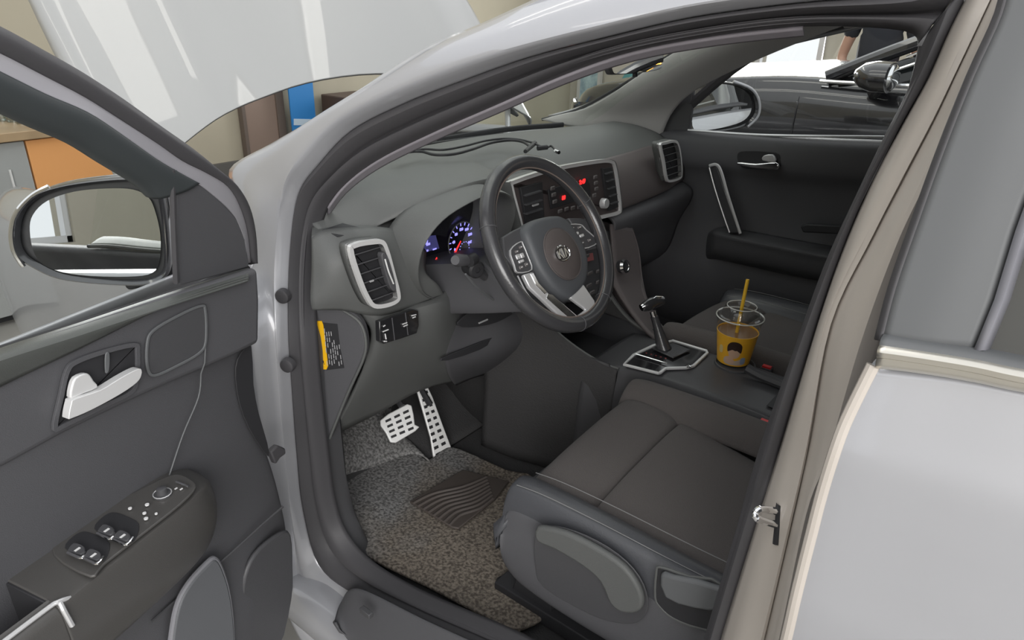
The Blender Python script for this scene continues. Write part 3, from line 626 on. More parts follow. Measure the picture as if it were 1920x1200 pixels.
# sail trim, window frame, glass, mirror
sail = [(1232, 250), (1236, 212), (1252, 182), (1275, 163), (1300, 156), (1297, 200), (1291, 248)]
slab('mirror_sail', [Y(u, v, -.735) for u, v in sail], Vector((0, -.02, 0)), M['plastic2'], pd, bev=.004)
wf = [Vector((.28, -.755, 1.16)), Vector((.08, -.71, 1.33)), Vector((-.15, -.67, 1.445)), Vector((-.45, -.655, 1.48)), Vector((-.72, -.66, 1.46)), Vector((-.80, -.70, 1.25)), Vector((-.82, -.75, 1.12))]
MB().tube(cat(wf, 5), .016, 8).build('window_frame', M['rubber'], pd)
gq = [Vector((.29, -.765, 1.08))]+wf+[Vector((-.82, -.765, 1.1))]
mesh('window_glass', [p+Vector((0, -.01, 0)) for p in gq], [tuple(range(len(gq)))], M['doorglass'], pd, smooth=False)
pmc = X(1352, 200, .30); pmn = ((CAMP-pmc).normalized()*.75+Vector((-1, 0, -.05))*.42).normalized()
po = [(1292, 240), (1294, 175), (1300, 158), (1330, 152), (1375, 155), (1408, 168), (1421, 190), (1420, 215), (1400, 235), (1360, 246), (1310, 250)]
pg = [(1298, 236), (1299, 172), (1312, 160), (1345, 157), (1380, 162), (1402, 176), (1409, 194), (1405, 214), (1388, 229), (1350, 240), (1315, 244)]
mo2 = cat([PL(u, v, pmc, pmn) for u, v in po], 4, True); mg2 = cat([PL(u, v, pmc-pmn*.004, pmn) for u, v in pg], 4, True); cen2 = sum(mo2, Vector())/len(mo2)
def ring2(k, d): return [cen2+(p-cen2)*k-pmn*d for p in mo2]
w2 = MB().loft([ring2(.91, -.0), ring2(.96, -.008), ring2(1.0, 0), ring2(1.01, .03), ring2(.9, .08), ring2(.5, .11), ring2(.04, .115)], True).build('wing_mirror', M['gloss'], pd)
MB().loft([ring2(.94, .012), ring2(.02, .012)], True).build('mirror_well', M['deep'], w2)
mesh('mirror_glass', mg2, [tuple(range(len(mg2)))], M['mirror'], w2, smooth=False, sol=.002)
MB().tube(cat([PL(u, v, pmc-pmn*.0, pmn) for u, v in ((1375, 153), (1409, 167), (1423, 190), (1421, 217), (1402, 237))], 4), .006, 8).build('mirror_cover', M['paint'], w2)

# ================================================================== DASHBOARD
dash = thing('dashboard', (.3, 0, .9), 'dark grey dashboard with silver ringed air vents, glowing gauges and radio panel', 'dashboard')
def dtop(x, y):
    pass
YS_ = [.70, .66, .60, .56, .50, .43, .37, .30, .24, .19, .10, 0, -.12, -.25, -.45, -.60, -.71]
rows = []
for y in YS_:
    hump = max(0, 1-((y-.385)/.20)**2)**.7 if abs(y-.385) < .20 else 0
    xc = .74-.38*y*y-.03; ax = abs(y)
    edge = 1.0 if ax < .6 else 1-(ax-.6)*.8
    zl = 1.072+.045*hump; xl = .285-.075*hump
    r = [Vector((xc, y, 1.075)), Vector((xc-.03, y, 1.092)), Vector((xc-.10, y, 1.100)), Vector((.46-.05*hump, y, 1.115+.008*hump)), Vector((.36-.06*hump, y, 1.108+.022*hump)), Vector((xl, y, zl+.012*hump)), Vector((xl-.012, y, zl-.012+.01*hump))]
    if ax > .6:
        for p in r: p.z -= (ax-.6)*.25
    rows.append(r)
sheet('upper_panel', rows, M['dash'], dash, sol=.01, nu=4, nv=3)
# passenger-side face
rows = []
for y in (-.17, -.25, -.4, -.55, -.64, -.71):
    dz = max(0, -y-.6)*.3; dx = max(0, -y-.5)*.15
    rows.append([Vector((.275+dx, y, 1.07-dz)), Vector((.235+dx, y, 1.045-dz)), Vector((.212+dx, y, .99)), Vector((.205+dx, y, .945)), Vector((.215+dx, y, .932)), Vector((.25, y, .925))])
sheet('face_panel', rows, M['dashface'], dash, sol=.01)
rows = []
for y in (-.21, -.26, -.4, -.6, -.71):
    rows.append([Vector((.245, y, .935)), Vector((.205, y, .915)), Vector((.20, y, .88)), Vector((.235, y, .80)), Vector((.27, y, .68)), Vector((.36, y, .60))])
sheet('glovebox_panel', rows, M['plastic'], dash, sol=.01)
# driver's side face around the left vent
fl = [[X(584, 446, .30), X(584, 500, .28), X(582, 560, .27), X(586, 582, .27)],
      [X(610, 430, .285), X(622, 490, .240), X(632, 550, .235), X(640, 582, .245)],
      [X(680, 426, .255), X(690, 470, .214), X(705, 540, .209), X(712, 592, .217)],
      [X(752, 432, .245), X(758, 480, .216), X(775, 530, .210), X(788, 572, .220)],
      [X(800, 470, .25), X(800, 510, .22), X(822, 535, .212), X(836, 560, .225)]]
sheet('face_panel', fl, M['dash'], dash, sol=.01)
# instrument binnacle
arch = [(.535, .915), (.572, .975), (.575, 1.040), (.540, 1.085), (.47, 1.108), (.395, 1.114), (.350, 1.102), (.312, 1.075), (.292, 1.03), (.292, .97), (.305, .915), (.34, .885), (.395, .872), (.47, .880)]
def archr(x, k, dz=0): return [Vector((x+(1.015-z)*.35, .42+(y-.42)*k, 1.0+(z-1.0)*k+dz)) for y, z in arch]
bi_ = smoothloft([archr(.27, 1.10, -.004), archr(.215, 1.06), archr(.178, 1.02), archr(.176, .985), archr(.195, .96), archr(.23, .94, .0), archr(.27, .92), archr(.292, .91)], 4, 3, True)
MB().loft(bi_, True).build('cluster_hood', M['dash'], dash, sol=.003)
MB().loft([[p for p in cat(archr(.288, .915), 4, True)], [p for p in cat(archr(.2885, .02), 4, True)]], True).build('cluster_back', mat('cluster_face', (.012, .012, .016), .25), dash)
# instrument cluster: display, dial, needle, tell-tale
blue = mat('display_glow', (.02, .02, .03), .4, emit=(.30, .28, .95), es=1.1)
blued = mat('display_haze', (.02, .02, .03), .4, emit=(.10, .10, .35), es=.25)
red = mat('red_glow', (.1, 0, 0), .4, emit=(1, .03, .03), es=1.2)
XC = .290
cl = slab('trip_display', [X(u, v, XC-.002) for u, v in ((783, 426), (812, 422), (824, 466), (794, 474))], Vector((.001, 0, 0)), blued, dash)
e_y, e_z = Vector((0, -1, 0)), Vector((0, 0, 1)); ex = Vector((-1, 0, 0))
for (u, v, sx, sz) in ((790, 433, .007, .004), (799, 431, .010, .005), (800, 449, .008, .022), (802, 441, .012, .004), (803, 458, .014, .005), (801, 470, .008, .004), (815, 467, .014, .003)):
    MB().box(X(u, v, XC-.005), (.001, sx*.8, sz)).build('readout', blue, cl)
gc = X(866, 452, XC-.004)
R_ = .040
dl = MB().tube([gc+e_y*(R_*1.12*math.cos(t))+e_z*(R_*1.12*math.sin(t)) for t in [k*math.pi/16 for k in range(-8, 32-4)]], .0015, 6).build('speed_dial', M['applique'], dash)
for k in range(13):
    t = math.radians(215-k*20); p = gc+e_y*(R_*math.cos(t))+e_z*(R_*math.sin(t))
    d_ = (p-gc).normalized(); MB().box(p, (.001, .002, .007), (Vector((1, 0, 0)), d_.cross(Vector((1, 0, 0))), d_)).build('dial_mark', blue, dl)
for k in range(7):
    t = math.radians(210-k*38); p = gc+e_y*(R_*.72*math.cos(t))+e_z*(R_*.72*math.sin(t))
    text('dial_number', str(k*40 if k < 7 else ''), .0085, p+ex*.001, e_y, e_z, blue, dl, bold=.0004)
MB().tube([X(853, 474, XC-.010), X(864, 452, XC-.010)], [.0022, .0012], 6).build('needle', red, dl)
for k in range(9):
    t = math.radians(200-k*26); c2 = X(871, 466, XC-.004); p = c2+e_y*(.016*math.cos(t))+e_z*(.016*math.sin(t)); MB().box(p, (.001, .002, .002)).build('dial_mark', blue, dl)
MB().box(X(871, 470, XC-.008), (.001, .010, .002)).build('needle', red, dl)
text('warning_light', '4', .012, X(818, 487, XC-.006), e_y, e_z, red, dash, bold=.0006)
# vents
def vent(outer, x, n, w_, slats, knob, lab, tx=.012):
    P_ = cat([X(u, v, x) for u, v in outer], 4, True)
    fr_, inn = ringslab('air_vent', P_, w_, Vector((.014, 0, 0)), M['frame'], dash, bev=.003, seg=3)
    fr_['label'] = lab
    MB().loft([[p+Vector((.008, 0, 0)) for p in P_], [p+Vector((.03, 0, 0)) for p in P_]], True).build('vent_collar', M['dash'], fr_, sol=.002)
    cc = sum(inn, Vector())/len(inn)
    slab('vent_duct', [p+Vector((.013, 0, 0)) for p in inn], Vector((.004, 0, 0)), M['deep'], fr_)
    MB().loft([inn, [p+Vector((.014, 0, 0)) for p in inn]], True).build('vent_wall', M['deep'], fr_)
    ys = [p.y for p in inn]; zs_ = [p.z for p in inn]
    for k in range(slats):
        z = min(zs_)+(max(zs_)-min(zs_))*(k+.8)/(slats+.6)
        seg_y = [p.y for p in inn if abs(p.z-z) < .012] or ys
        y0, y1 = min(seg_y)+.001, max(seg_y)-.001
        MB().box((x+.006, (y0+y1)/2, z), (.010, y1-y0, .0024), (Vector((.94, 0, -.34)), Vector((0, 1, 0)), Vector((.34, 0, .94)))).build('vane', M['plastic2'], fr_, bev=.0008)
    return fr_, inn
v1, in1 = vent([(656, 470), (668, 456), (700, 450), (720, 451), (730, 470), (741, 510), (751, 550), (748, 566), (728, 576), (702, 578), (688, 562), (672, 525)], .190, None, .0085, 6, None, 'silver framed vent at driver end of dashboard')
tw = MB().prism(cat([X(u, v, .187) for u, v in ((716, 480), (726, 478), (738, 515), (743, 540), (738, 546), (729, 530))], 3, True), Vector((.014, 0, 0))).build('vent_wheel', M['plastic'], v1, bev=.003)
MB().tube(cat([X(722, 486, .184), X(729, 510, .182), X(738, 532, .184)], 4), .0016, 6).build('wheel_mark', M['white'], tw)
MB().tube([X(694, 528, .187), X(700, 526, .187)], .002, 8).build('vane_tab', M['silver'], v1)
v2, in2 = vent([(1239, 272), (1250, 266), (1268, 263), (1275, 275), (1279, 300), (1280, 325), (1276, 336), (1256, 342), (1250, 335), (1245, 305)], .190, None, .0075, 5, None, 'small silver framed vent at passenger end of dashboard')
# top corner of the dashboard with its grille
sheet('corner_panel', [[X(596, 395, .45), X(640, 372, .45), X(720, 362, .43), X(800, 372, .36)], [X(586, 424, .345), X(640, 412, .335), X(705, 410, .31), X(775, 418, .275)], [X(584, 446, .305), X(612, 434, .295), X(685, 428, .265), X(756, 434, .250)]], M['dash'], dash, sol=.006)
slab('speaker_grille', [X(602, 433, .296), X(640, 420, .300), X(680, 430, .262), X(655, 442, .256), X(632, 445, .260)], Vector((-.004, 0, .003)), M['deep'], dash, bev=.001)
# centre stack surround and radio
RXc = .195
sur = [(958, 350), (964, 338), (1040, 314), (1120, 300), (1148, 300), (1156, 312), (1162, 350), (1166, 392), (1160, 402), (1138, 408), (1060, 428), (1000, 446), (982, 440), (974, 412)]
Pn = Vector((1, 0, -.12)).normalized()
def RP(u, v, o=0): return PL(u, v, Vector((RXc-o, 0, 1.0)), Pn)
P_ = [RP(u, v, 0) for u, v in sur]
sr, inn = ringslab('radio_surround', P_, .009, Pn*.014, M['frame'], dash, sm=3, bev=.003, seg=3)
MB().loft([[p-Pn*.002 for p in cat(P_, 3, True)], [p+Pn*.03+Vector((.03, (p.y)*.12, -.01)) for p in cat(P_, 3, True)]], True).build('surround_side', M['dash'], sr)
rface = slab('radio_panel', [p+Pn*.006 for p in inn], Pn*.01, mat('radio_face', (.075, .062, .062), .4), dash)
def slot(pts, m, par, o=-.004, d=.003, name='panel_recess', bev=.0008): return slab(name, [RP(u, v, o) for u, v in pts], Pn*d, m, par, bev=bev)
lv = slot([(976, 352), (1017, 341), (1020, 392), (1022, 425), (990, 432)], M['deep'], rface, .001, .01, 'centre_vent')
for k in range(3): MB().box(RP(998+k*1, 362+k*17, .003), (.012, .062, .003)).build('vane', M['plastic2'], lv)
MB().box(RP(1004, 384, .006), (.004, .022, .004)).build('vane_tab', M['silver'], lv)
rv = slot([(1130, 316), (1147, 314), (1156, 355), (1160, 388), (1143, 396), (1136, 360)], M['deep'], rface, .001, .01, 'centre_vent')
for k in range(5): MB().box(RP(1141+k*2.4, 324+k*14, .003), (.012, .034, .003)).build('vane', M['plastic2'], rv)
ds = slot([(1028, 356), (1100, 334), (1106, 345), (1108, 368), (1066, 382), (1034, 392)], M['deep'], rface, .001, .004, 'radio_display')
text('clock_digits', '2:49', .016, RP(1092, 341, .003), e_y, e_z, red, ds, bold=.0008)
text('clock_digits', '88', .014, RP(1057, 371, .003), e_y, e_z, red, ds, bold=.0008)
btm = mat('radio_button', (.13, .12, .12), .4)
for i, (u, v) in enumerate(((1036, 353), (1038, 365), (1040, 378), (1116, 332), (1117, 343), (1118, 354), (1062, 392), (1074, 390), (1086, 388), (1098, 385), (1050, 396), (1114, 366))):
    MB().box(RP(u, v, .004), (.005, .017, .010)).build('radio_button', btm, rface, bev=.002)
kc = RP(1129, 381, .006); MB().lathe([(.014, 0), (.0135, .012), (.012, .015), (.001, .015)], kc, -Pn, 24).build('volume_knob', M['silver'], rface)
# lower centre stack: side cheeks and climate panel
stk = []
for (yl, xo) in ((.21, .06), (.19, .01), (.17, 0), (-.17, 0), (-.205, .01), (-.235, .06)):
    sgn = 1 if yl > 0 else -1
    stk.append([Vector((.245+xo, yl, .955)), Vector((.235+xo, yl*.98, .90)), Vector((.20+xo, yl*.90, .80)), Vector((.185+xo, yl*.86, .755)), Vector((.20+xo, yl*.84, .742)), Vector((.30+xo, yl*.84, .735))])
sheet('centre_stack', stk, M['plastic'], dash, sol=.01)
def CS(u, v, o=0): return PL(u, v, Vector((.20-o, 0, .80)), Vector((1, 0, -.30)).normalized())
cn = Vector((1, 0, -.30)).normalized()
cp = slab('climate_panel', [CS(u, v, .006) for u, v in ((1000, 455), (1150, 432), (1168, 436), (1176, 470), (1160, 520), (1100, 560), (1010, 560))], cn*.01, M['plastic2'], dash, sm=3, bev=.004)
slab('ashtray_lid', [CS(u, v, .009) for u, v in ((1146, 440), (1164, 436), (1172, 455), (1170, 484), (1150, 488))], cn*.003, M['dashface'], cp, bev=.002)
kc = CS(1166, 500, .040)
kk = MB().lathe([(.017, -.012), (.019, .008), (.017, .014), (.001, .015)], kc, -cn, 24).build('temperature_knob', M['deep'], cp)
MB().lathe([(.0195, .004), (.0215, .007), (.0185, .015), (.013, .016), (.012, .014)], kc, -cn, 24, cap=False).build('knob_ring', M['bright'], kk)
for i, (u, v) in enumerate(((1100, 480), (1106, 512), (1122, 508), (1104, 535), (1122, 528), (1110, 548))):
    MB().box(CS(u, v, .012), (.006, .024, .010)).build('climate_button', btm, cp, bev=.002)
slab('pink_patch', [CS(u, v, .012) for u, v in ((1098, 476), (1112, 474), (1114, 488), (1100, 491))], cn*.002, mat('dull_pink', (.35, .12, .12), .5), cp)  # flat pink patch on the climate panel
ctr = [Y(u, v, -.19) for u, v in ((1186, 432), (1195, 470), (1200, 520), (1210, 560), (1228, 600), (1250, 628))]
so_ = [X(1184, 428, .200), X(1196, 470, .178), X(1202, 520, .148), X(1212, 562, .09), X(1236, 606, .02), X(1262, 634, -.04)]
si_ = [X(1146, 420, .205), X(1150, 470, .182), X(1150, 524, .150), X(1176, 572, .09), X(1208, 614, .02), X(1240, 644, -.04)]
sheet('stack_side', [si_, lerp(si_, so_, .8), so_, [p+Vector((.012, -.006, 0)) for p in so_], [p+Vector((.14, -.004, 0)) for p in so_]], M['dashface'], dash, sol=.008)
# lower driver panel with switch bank
lowp = [[X(652, 583, .27), X(686, 604, .25), X(694, 640, .25), X(664, 736, .29), X(618, 822, .35)],
        [X(700, 585, .24), X(715, 596, .225), X(716, 640, .23), X(692, 720, .28), X(650, 805, .35)],
        [X(765, 573, .225), X(770, 588, .21), X(772, 640, .225), X(750, 700, .28), X(712, 774, .36)],
        [X(826, 552, .22), X(830, 575, .20), X(826, 640, .225), X(822, 690, .28), X(790, 732, .36)],
        [X(862, 520, .27), X(872, 580, .27), X(868, 640, .27), X(870, 690, .29), X(852, 716, .36)]]
sheet('knee_panel', lowp, M['dash'], dash, sol=.01)
lowr = [[X(832, 560, .24), X(830, 640, .25), X(836, 690, .29), X(850, 718, .36)],
        [X(870, 575, .27), X(870, 648, .25), X(880, 680, .27), X(880, 705, .36)],
        [X(935, 560, .28), X(940, 618, .24), X(930, 664, .25), X(925, 690, .36)],
        [X(1000, 580, .27), X(1002, 600, .24), X(985, 640, .25), X(975, 665, .36)],
        [X(1060, 560, .27), X(1050, 590, .25), X(1030, 620, .27), X(1020, 640, .36)]]
sheet('column_panel', lowr, M['plastic'], dash, sol=.01)
slab('panel_recess', [X(u, v, .225) for u, v in ((858, 605), (905, 570), (940, 566), (968, 582), (930, 605), (880, 614))], Vector((.004, 0, 0)), M['deep'], dash, sm=3, bev=.001)
slab('panel_recess', [X(u, v, .232) for u, v in ((828, 672), (880, 650), (930, 630), (938, 632), (900, 656), (840, 676))], Vector((.004, 0, 0)), M['deep'], dash, sm=2, bev=.001)
MB().tube([X(898, 606, .222), X(914, 599, .222)], .0022, 6).build('pull_tab', M['silver'], dash)
swn = Vector((1, .15, -.1)).normalized()
def SW(u, v, o=0): return PL(u, v, X(745, 610, .188)-swn*o, swn)
sb_ = slab('switch_bank', [SW(u, v) for u, v in ((712, 602), (740, 592), (775, 580), (785, 582), (786, 610), (782, 625), (750, 636), (720, 645), (713, 640))], swn*.012, M['gloss'], dash, bev=.002)
for (u, v) in ((737, 618), (762, 608)): MB().tube([SW(u-2, v-22, .001), SW(u+3, v+20, .001)], .0009, 6).build('switch_gap', M['plastic'], sb_)
for pts in (((719, 612), (722, 610)), ((722, 626), (724, 636)), ((720, 640), (725, 640)), ((718, 622), (728, 618)), ((755, 608), (763, 605)), ((757, 612), (764, 609)), ((772, 592), (780, 590)), ((774, 596), (779, 594))):
    MB().tube([SW(*pts[0], .002), SW(*pts[1], .002)], .0013, 6).build('switch_symbol', M['white'], sb_)
# end panel with warning sticker
endp = [(588, 574), (630, 578), (655, 584), (676, 604), (686, 640), (682, 672), (660, 720), (636, 780), (612, 832), (598, 780), (590, 690)]
EN = Vector((.42, -1, 0)).normalized()
E0 = Y(620, 640, .715)
ep = slab('end_panel', [PL(u, v, E0, EN) for u, v in endp], EN*.02, M['plastic'], dash, sm=3, bev=.006, seg=3)
MB().tube(cat([PL(u, v, E0-EN*.002, EN) for u, v in ((640, 580), (674, 604), (686, 640), (680, 676), (650, 742), (618, 822))], 5), .003, 8).build('panel_edge', M['dash'], ep)
def EP(u, v, o=.001): return PL(u, v, E0-EN*o, EN)
lb = slab('warning_sticker', [EP(u, v, .0015) for u, v in ((592, 604), (632, 608), (637, 650), (645, 690), (612, 694), (600, 690))], EN*.001, M['deep'], ep, bev=0)
slab('yellow_band', [EP(u, v, .0025) for u, v in ((590, 606), (594, 602), (603, 602), (606, 610), (611, 650), (615, 686), (612, 693), (601, 692), (598, 680))], EN*.001, mat('sticker_yellow', (.90, .50, .01), .5), lb, bev=0)
tx = mat('sticker_print', (.42, .42, .43), .6)
for k in range(7):
    u0 = 608+k*4.2; v0 = 616+((k*5) % 7)+k*1.5; u1 = u0+6+k*.3; v1_ = 688-((k*3) % 5)
    for s_ in range(6):
        if (k+s_) % 5 == 4: continue
        a0 = s_/6; a1 = a0+.13
        if k > 4 and s_ < 2: continue
        MB().tube([EP(u0+(u1-u0)*a0, v0+(v1_-v0)*a0, .0028), EP(u0+(u1-u0)*a1, v0+(v1_-v0)*a1, .0028)], .0009, 4).build('print_line', tx, lb)
text('warning_mark', '!', .012, EP(607, 680, .0032), EP(606, 680)-EP(600, 680), EP(606, 640)-EP(606, 680), M['deep'], lb)
# steering column shroud and stalk
def colsec(x, zc, w_, h_): return [Vector((x+.15*(a_), .375+w_*b_, zc+h_*a_)) for a_, b_ in ((.5, -.4), (.5, .4), (.3, .5), (-.3, .5), (-.5, .35), (-.5, -.35), (-.3, -.5), (.3, -.5))]
MB().loft(smoothloft([colsec(.30, .875, .16, .085), colsec(.20, .903, .15, .085), colsec(.13, .922, .135, .08), colsec(.075, .938, .12, .08), colsec(.065, .94, .09, .06)], 3, 3, True), True, True).build('column_shroud', M['plastic'], dash)
s0 = Vector((.13, .43, .94)); s1 = X(876, 488, .115); s2 = X(858, 488, .10)
sk = MB().tube(cat([s0, s0.lerp(s1, .5), s1], 4), .009, 10).build('turn_stalk', M['plastic2'], dash)
MB().tube([s1, s2, s2+(s2-s1)*.25], [.011, .0125, .009], 14).build('stalk_end', M['plastic'], sk)
MB().tube([s1+Vector((-.01, -.01, .004)), s1+Vector((-.012, .008, .003))], .012, 12).build('stalk_ring', M['deep'], sk)
MB().tube(cat([Vector((.13, .31, .985)), Vector((.12, .22, 1.0)), Vector((.11, .17, 1.005))], 4), [.008]*8+[.012], 10).build('wiper_stalk', M['plastic2'], dash)
ig = X(894, 506, .10); MB().lathe([(.018, -.03), (.018, 0), (.014, .004), (.006, .004), (.006, .0)], ig, (-1, .3, 0), 20).build('ignition_barrel', M['deep'], dash)
kyc = [X(873, 514, .085), X(893, 537, .09), X(925, 562, .10), X(945, 575, .11), X(962, 586, .13)]
MB().tube(cat(kyc, 5), .0022, 6).build('column_wire', M['applique'], dash)

# ================================================================== STEERING WHEEL
WC = Vector((.0087, .3746, 1.0324)); WN = Vector((-.8438, -.0224, .5362)).normalized(); WU = Vector((.5363, 0, .8440)); WU = (WU-WN*WU.dot(WN)).normalized(); WR_ = WU.cross(WN).normalized()
if WR_.y > 0: WR_ = -WR_
whl = thing('steering_wheel', WC, 'black leather steering wheel with silver lower spoke and oval badge', 'steering wheel')
def W(a, b, c=0): return WC+WR_*a+WU*b+WN*c
def WP(u, v, c=0): return PL(890+u/3.3333, 280+v/3.3333, WC+WN*c, WN)
N = 96; path = [W(.172*math.cos(t), .172*math.sin(t)) for t in [2*math.pi*k/N for k in range(N)]]
rows = []
for i, p in enumerate(path):
    O = (p-WC).normalized(); rows.append([p+O*(.0150*math.cos(a))+WN*(.0165*math.sin(a)) for a in [2*math.pi*k/16 for k in range(16)]])
rows.append(rows[0])
rim = MB().loft(rows, True).build('rim', M['leather'], whl)
for t0 in (math.radians(160), math.radians(22), math.radians(-62), math.radians(-100)):
    i = int(t0/(2*math.pi)*N) % N; MB().tube([q+(q-path[i])*.03 for q in rows[i]], .0008, 5, closed=True).build('seam', M['plastic'], rim)
MB().tube([p+(p-WC).normalized()*-.0148+WN*.006 for p in path], .0014, 6, closed=True).build('inner_seam', mat('seam_brown', (.20, .16, .14), .6), rim)
HC = -.008      # the hub sits slightly behind the rim plane
hubp = [(292, 500), (335, 455), (400, 432), (470, 420), (525, 425), (580, 465), (632, 545), (672, 620), (692, 700), (692, 790), (668, 862), (618, 925), (570, 945), (500, 905), (430, 830), (372, 740), (330, 640), (300, 560)]
HP = [WP(u, v, HC) for u, v in hubp]; hc = sum(HP, Vector())/len(HP)
def hring(k, c): return [hc+(p-hc)*k+WN*c for p in HP]
MB().loft(smoothloft([hring(.86, -.065), hring(.98, -.03), hring(1.0, -.008), hring(.985, .004), hring(.93, .011), hring(.8, .015), hring(.4, .016), hring(.02, .016)], 3, 3, True), True).build('airbag_cover', mat('hub_plastic', (.085, .09, .098), .5, bump=.2, bscale=800), whl)
eo = WP(546, 655, HC+.016)
MB().lathe([(.053, -.002), (.0555, .0015), (.0545, .004), (.0525, .0035), (.051, .0045), (.03, .008), (.001, .009)], eo, WN, 56).build('horn_pad', mat('horn_pad_plastic', (.10, .086, .084), .55, bump=.2, bscale=800), whl)
eo = WP(548, 650, HC+.026)
def EM(a, b, c): return eo+WR_*a*1.15+WU*b*1.15+WN*c
em = MB().loft([[EM(.0215*k*math.cos(t), .0145*k*math.sin(t), c) for t in [2*math.pi*i/40 for i in range(40)]] for k, c in ((1, -.004), (1, .0015), (.93, .0025), (.88, .0008), (.02, .0008))], True).build('emblem', M['bright'], whl)
MB().loft([[EM(.0188*k*math.cos(t), .0120*k*math.sin(t), .0012) for t in [2*math.pi*i/40 for i in range(40)]] for k in (1, .02)], True).build('emblem_field', mat('emblem_dark', (.04, .035, .035), .4), em)
def stroke(pts, c=.0016, w=.0021):
    b = MB()
    for (a0, b0), (a1, b1) in zip(pts, pts[1:]):
        d = Vector((a1-a0, b1-b0, 0)).normalized(); n = Vector((-d.y, d.x, 0))*w/2
        b.prism([EM(a0+n.x, b0+n.y, c), EM(a1+n.x, b1+n.y, c), EM(a1-n.x, b1-n.y, c), EM(a0-n.x, b0-n.y, c)], WN*.0014)
    return b
for pts in ([(-.0135, -.0070), (-.0135, .0070)], [(-.0122, -.0005), (-.0060, .0080)], [(-.0100, .0014), (-.0045, -.0082)], [(-.0005, -.0088), (-.0005, .0088)], [(.0040, -.0082), (.0088, .0078), (.0135, -.0062)]):
    stroke(pts).build('badge_letter', M['bright'], em)
# side spokes with button pods
for pod, base, cols in ((((224, 628), (290, 572), (310, 600), (336, 662), (362, 752), (272, 772), (248, 722)), ((150, 560), (215, 520), (262, 498), (300, 520), (350, 700), (380, 790), (280, 800), (215, 745), (160, 680)), ((265, 625), (300, 612))),
                        (((578, 470), (660, 466), (700, 500), (775, 578), (680, 622), (640, 560), (606, 500)), ((560, 440), (640, 440), (720, 460), (800, 560), (800, 620), (690, 640), (640, 570)), ((655, 490), (690, 540)))):
    spo = MB().prism([WP(u, v, HC-.016) for u, v in base], WN*.012).build('spoke', M['plastic2'], whl, bev=.003)
    pf, pin = ringslab('button_frame', [WP(u, v, HC+.001) for u, v in pod], .0022, -WN*.005, M['silver'], spo, sm=3, bev=.0006)
    slab('button_pad', [p-WN*.0015 for p in pin], -WN*.003, M['plastic2'], spo)
for (u, v, w_, h_, m_) in ((287, 612, .010, .006, 'b'), (262, 640, .010, .006, 'b'), (270, 672, .012, .010, 's'), (296, 664, .010, .010, 's'), (290, 700, .016, .006, 's'), (290, 738, .012, .007, 'b'), (322, 720, .010, .008, 'b'),
                           (612, 492, .010, .006, 'b'), (655, 488, .014, .006, 'b'), (640, 525, .010, .007, 's'), (668, 540, .016, .007, 's'), (672, 585, .012, .007, 'b'), (716, 568, .012, .007, 'b')):
    p = WP(u, v, HC+.001)
    bt = MB().box(p, (.004, w_, h_), (WN, WR_, WU)).build('wheel_button', M['silver'] if m_ == 's' else btm, whl, bev=.0015)
    MB().box(p+WN*.0022, (.0005, w_*.4, .0015), (WN, WR_, WU)).build('button_mark', M['white'], bt)
# lower spoke
def wslab(name, pts, c, d, m, par, **k): return slab(name, [WP(u, v, c) for u, v in pts], -WN*d, m, par, **k)
l1 = wslab('lower_spoke', [(306, 782), (368, 764), (402, 832), (470, 906), (540, 950), (646, 1040), (700, 1000), (600, 926), (682, 842), (752, 945), (766, 1020), (742, 1062), (650, 1098), (570, 1092), (500, 1010), (425, 938), (345, 862)], .004, .010, M['silver'], whl, bev=.003, seg=3)
wslab('spoke_facet', [(350, 775), (368, 770), (402, 836), (455, 892), (440, 905), (385, 850)], .0055, .003, M['bright'], l1, bev=.001)
wslab('spoke_facet', [(458, 900), (488, 908), (632, 1038), (636, 1074), (608, 1066), (450, 930)], .0055, .003, M['bright'], l1, bev=.001)
bd = wslab('badge_plate', [(640, 1042), (700, 1006), (752, 992), (762, 1022), (738, 1060), (652, 1082)], .006, .003, M['silver'], l1, bev=.001)
bp = WP(704, 1042, .0064)
text('badge_text', 'GT-LINE', .0085, bp, WP(740, 1026, HC)-WP(680, 1050, HC), WU, M['deep'], bd)
MB().tube(cat([WP(u, v, .006) for u, v in ((268, 790), (330, 905), (430, 1020), (500, 1068), (570, 1100), (640, 1104), (720, 1082), (768, 1050))], 5), .0016, 6).build('trim_ring', M['silver'], l1)
MB().lathe([(.055, 0), (.05, .03), (.03, .05)], hc-WN*.11, WN, 24).build('boss', M['plastic2'], whl)

